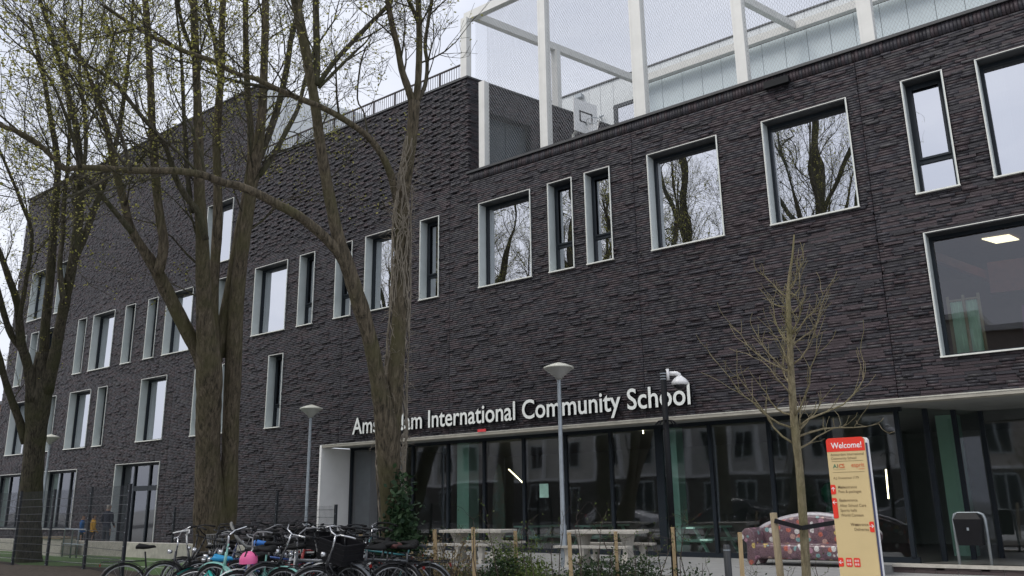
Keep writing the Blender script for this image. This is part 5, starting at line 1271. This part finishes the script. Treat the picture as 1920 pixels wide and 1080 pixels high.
shrub(925,1085,13,.9,.72,1400,SHRUBD,.06,'low dark leafy shrub left of the bright green one',stems=14)
shrub(1010,1085,12.6,.7,.68,1500,SHRUBL,.045,'green feathery shrub left of the central lamp post',stems=14)
shrub(1090,1085,12.6,.8,.72,1300,SHRUBD,.055,'dark leafy shrub right of the central lamp post',stems=12)
shrub(1150,1085,12.4,.8,.74,1600,SHRUBD,.05,'dark green shrub below the right concrete table',stems=12)
shrub(1215,1085,12.2,.9,.75,1300,SHRUBD,.05,'dark shrub left of the camera pole',stems=12)
shrub(845,1085,13,1.0,.98,1200,DRYL,.05,'dry brown stalky plant right of the ivy',stems=22)
shrub(800,1085,12.8,.9,.8,900,DRYL,.05,'dry pale grass tuft at the foot of the ivy tree',stems=22)
shrub(1300,1085,12,.7,.58,600,SHRUBD,.045,'small dark shrub right of the camera pole',stems=8)
ORD = 'first second third fourth fifth sixth seventh eighth ninth tenth eleventh twelfth thirteenth fourteenth fifteenth sixteenth seventeenth eighteenth nineteenth twentieth twenty-first twenty-second twenty-third twenty-fourth twenty-fifth'.split()
rg = random.Random(77); SAPX = [835,862,880,905,940,990,1008,1030,1052,1075,1100,1118,1140,1165,1185,1205,1228,1246,1275,1290,1318,1335,1420,1470,1540]
for i, px_ in enumerate(SAPX):
    d_ = rg.uniform(11.2,12.8); p = at(px_,1080,d_); p.z = GZ; t = Tree(500+i); h = rg.uniform(.95,1.38) if px_ < 1310 else rg.uniform(.5,.75)
    q = p.copy(); pts = [q.copy()]; dd_ = Vector((rg.gauss(0,.08),rg.gauss(0,.08),1))
    for j in range(5): dd_ = (dd_+Vector((rg.gauss(0,.12),rg.gauss(0,.12),.1))).normalized(); q = q+dd_*h/5; pts.append(q.copy())
    t.br.tube(pts, [.009,.008,.007,.006,.005,.003], 5)
    for j in range(7): t.grow(pts[rg.randint(2,5)], Vector((rg.gauss(0,.8),rg.gauss(0,.8),.5)), rg.uniform(.12,.3), .004, 1, dict(PT, levels=2, kids=(0,2,0), rmin=.0018, leafp=.25, leafn=2, leafs=.03, leafsp=.02))
    T = wroot('hedge_sapling', tuple(p)); tag(T, 'bare hedge sapling among the stakes, '+ORD[i]+' from the left', 'sapling', 'bare saplings in the hedge'); t.br.build('stem', M('sapling_bark', (.05,.035,.028), .8) if i == 0 else bpy.data.materials['sapling_bark'], T)
    if t.lv.f: o = t.lv.build('buds', SHRUBL, T); o['kind'] = 'stuff'
gl = Tree(900); r = gl.rng
for k in range(5200):
    x = r.uniform(-16.5,-4.5); y = r.uniform(12.2,15.3)
    gl.leaf(Vector((x,y,GZ+.05+abs(r.gauss(0,.07)))), .07)
tag(gl.lv.build('ground_cover', SHRUBD), 'low dark green leaves covering the planting bed', 'ground cover', kind='stuff')

# ------------------------------------------------------------------ left yard
mb = MB(); mb.box(-39,-21.5,15.4,15.8,GZ,.32); tag(mb.build('concrete_wall', CONC), 'low grey concrete wall behind the turf at left', 'wall')
T = wroot('concrete_bench', (-33,14.9,GZ)); tag(T, 'pale concrete bench with timber seat near the three people', 'bench')
mb = MB(); mb.box(-34.5,-31.4,14.7,15.2,GZ,.42); mb.build('base', CONC, T)
mb = MB(); mb.box(-34.5,-31.4,14.66,15.24,.424,.48); mb.build('seat', WOODGR, T)
RKX = [(-29.9,14.3),(-28.9,14.1)]
for i,(x,y) in enumerate(RKX):
    T = wroot('steel_hoop', (x,y,GZ)); tag(T, ('left' if i == 0 else 'right')+' galvanised steel hoop rail behind the mesh fence', 'rail', 'steel hoop rails')
    mb = MB(); mb.tube([(x-.5,y,GZ),(x-.5,y,.72),(x-.44,y,.78),(x+.44,y,.78),(x+.5,y,.72),(x+.5,y,GZ)], .025, 8); mb.build('tube', STEEL, T, True)
    mb = MB(); mb.tube([(x-.49,y,.3),(x+.49,y,.3)], .02, 8); mb.build('crossbar', STEEL, T)
def person(p, h, face, top, legs, label, skin, hair, pose='stand'):
    T = empty('person', p, rz=face); tag(T, label, 'person')
    s = h/1.78; J = {}
    def V(x,y,z): return Vector((x*s,y*s,z*s))
    nodes_ = {'pel':(V(0,0,.95),.15),'waist':(V(0,.0,1.10),.14),'chest':(V(0,.0,1.32),.165),'neck':(V(0,0,1.50),.06),'head0':(V(0,-.01,1.60),.085),'head1':(V(0,-.015,1.70),.10),'head2':(V(0,-.01,1.76),.065)}
    ed = [('pel','waist'),('waist','chest'),('chest','neck'),('neck','head0'),('head0','head1'),('head1','head2')]
    for sd_,sg in (('l',-1),('r',1)):
        fy = .12 if (pose == 'walk' and sg > 0) else (-.1 if pose == 'walk' else 0)
        nodes_.update({'hip'+sd_:(V(sg*.10,0,.90),.10),'knee'+sd_:(V(sg*.11,-.02-fy,.50),.068),'ank'+sd_:(V(sg*.11,.02-fy*1.6,.09),.048),'toe'+sd_:(V(sg*.12,-.15-fy*1.6,.04),.042),
            'sho'+sd_:(V(sg*.19,0,1.43),.075),'elb'+sd_:(V(sg*.25,.02,1.14),.05),'wri'+sd_:(V(sg*.22,-.14,.95),.036),'han'+sd_:(V(sg*.20,-.20,.89),.036)})
        ed += [('pel','hip'+sd_),('hip'+sd_,'knee'+sd_),('knee'+sd_,'ank'+sd_),('ank'+sd_,'toe'+sd_),('chest','sho'+sd_),('sho'+sd_,'elb'+sd_),('elb'+sd_,'wri'+sd_),('wri'+sd_,'han'+sd_)]
    ks = list(nodes_); me = bpy.data.meshes.new('body'); me.from_pydata([nodes_[k][0] for k in ks], [(ks.index(a),ks.index(b2)) for a,b2 in ed], [])
    o = bpy.data.objects.new('body', me); COL.objects.link(o); o.parent = T
    sk = o.modifiers.new('skin','SKIN'); me.skin_vertices[0].data  # radius layer
    for i,k in enumerate(ks): me.skin_vertices[0].data[i].radius = (nodes_[k][1]*s,nodes_[k][1]*s*(.72 if k in ('chest','waist','pel') else 1)); me.skin_vertices[0].data[i].use_root = (k == 'pel')
    sk.use_smooth_shade = True; sb = o.modifiers.new('sub','SUBSURF'); sb.levels = 2; sb.render_levels = 2
    bpy.context.view_layer.update(); dg = bpy.context.evaluated_depsgraph_get(); m2 = bpy.data.meshes.new_from_object(o.evaluated_get(dg)); o.modifiers.clear(); o.data = m2
    for mm in (top, legs, skin, hair, BLACKPL): m2.materials.append(mm)
    for pl_ in m2.polygons:
        c = pl_.center/s; pl_.use_smooth = True
        if c.z > 1.52: pl_.material_index = 3 if (c.z > 1.70 or (c.y > .02 and c.z > 1.58)) else 2
        elif c.z < .10: pl_.material_index = 4
        elif c.z < .96 and abs(c.x) < .175: pl_.material_index = 1
        elif c.z < .955: pl_.material_index = 2
        else: pl_.material_index = 0
    return T
SKIN = M('skin', (.45,.28,.20), .6, .05); HAIRD = M('dark_hair', (.02,.015,.012), .6); HAIRG = M('grey_hair', (.3,.27,.24), .6)
def cloth(nm, c): return M('cloth_'+nm, c, .85, .12, 6)
p = at(196,1028,32); person((p.x,p.y,GZ), 1.78, radians(200), cloth('navy',(.015,.02,.04)), cloth('slate',(.05,.06,.08)), 'person in a dark navy coat standing beside the door bay', SKIN, HAIRG)
p = at(170,1028,31); person((p.x,p.y,GZ), 1.42, radians(170), cloth('yellow',(.55,.30,.02)), cloth('black',(.015,.015,.018)), 'person in a yellow jacket next to the steel hoop', SKIN, HAIRD, 'walk')
p = at(149,1028,31); person((p.x,p.y,GZ), 1.40, radians(150), cloth('blue',(.01,.10,.30)), cloth('dkgreen',(.02,.04,.035)), 'person in a bright blue top left of the yellow jacket', SKIN, HAIRD)
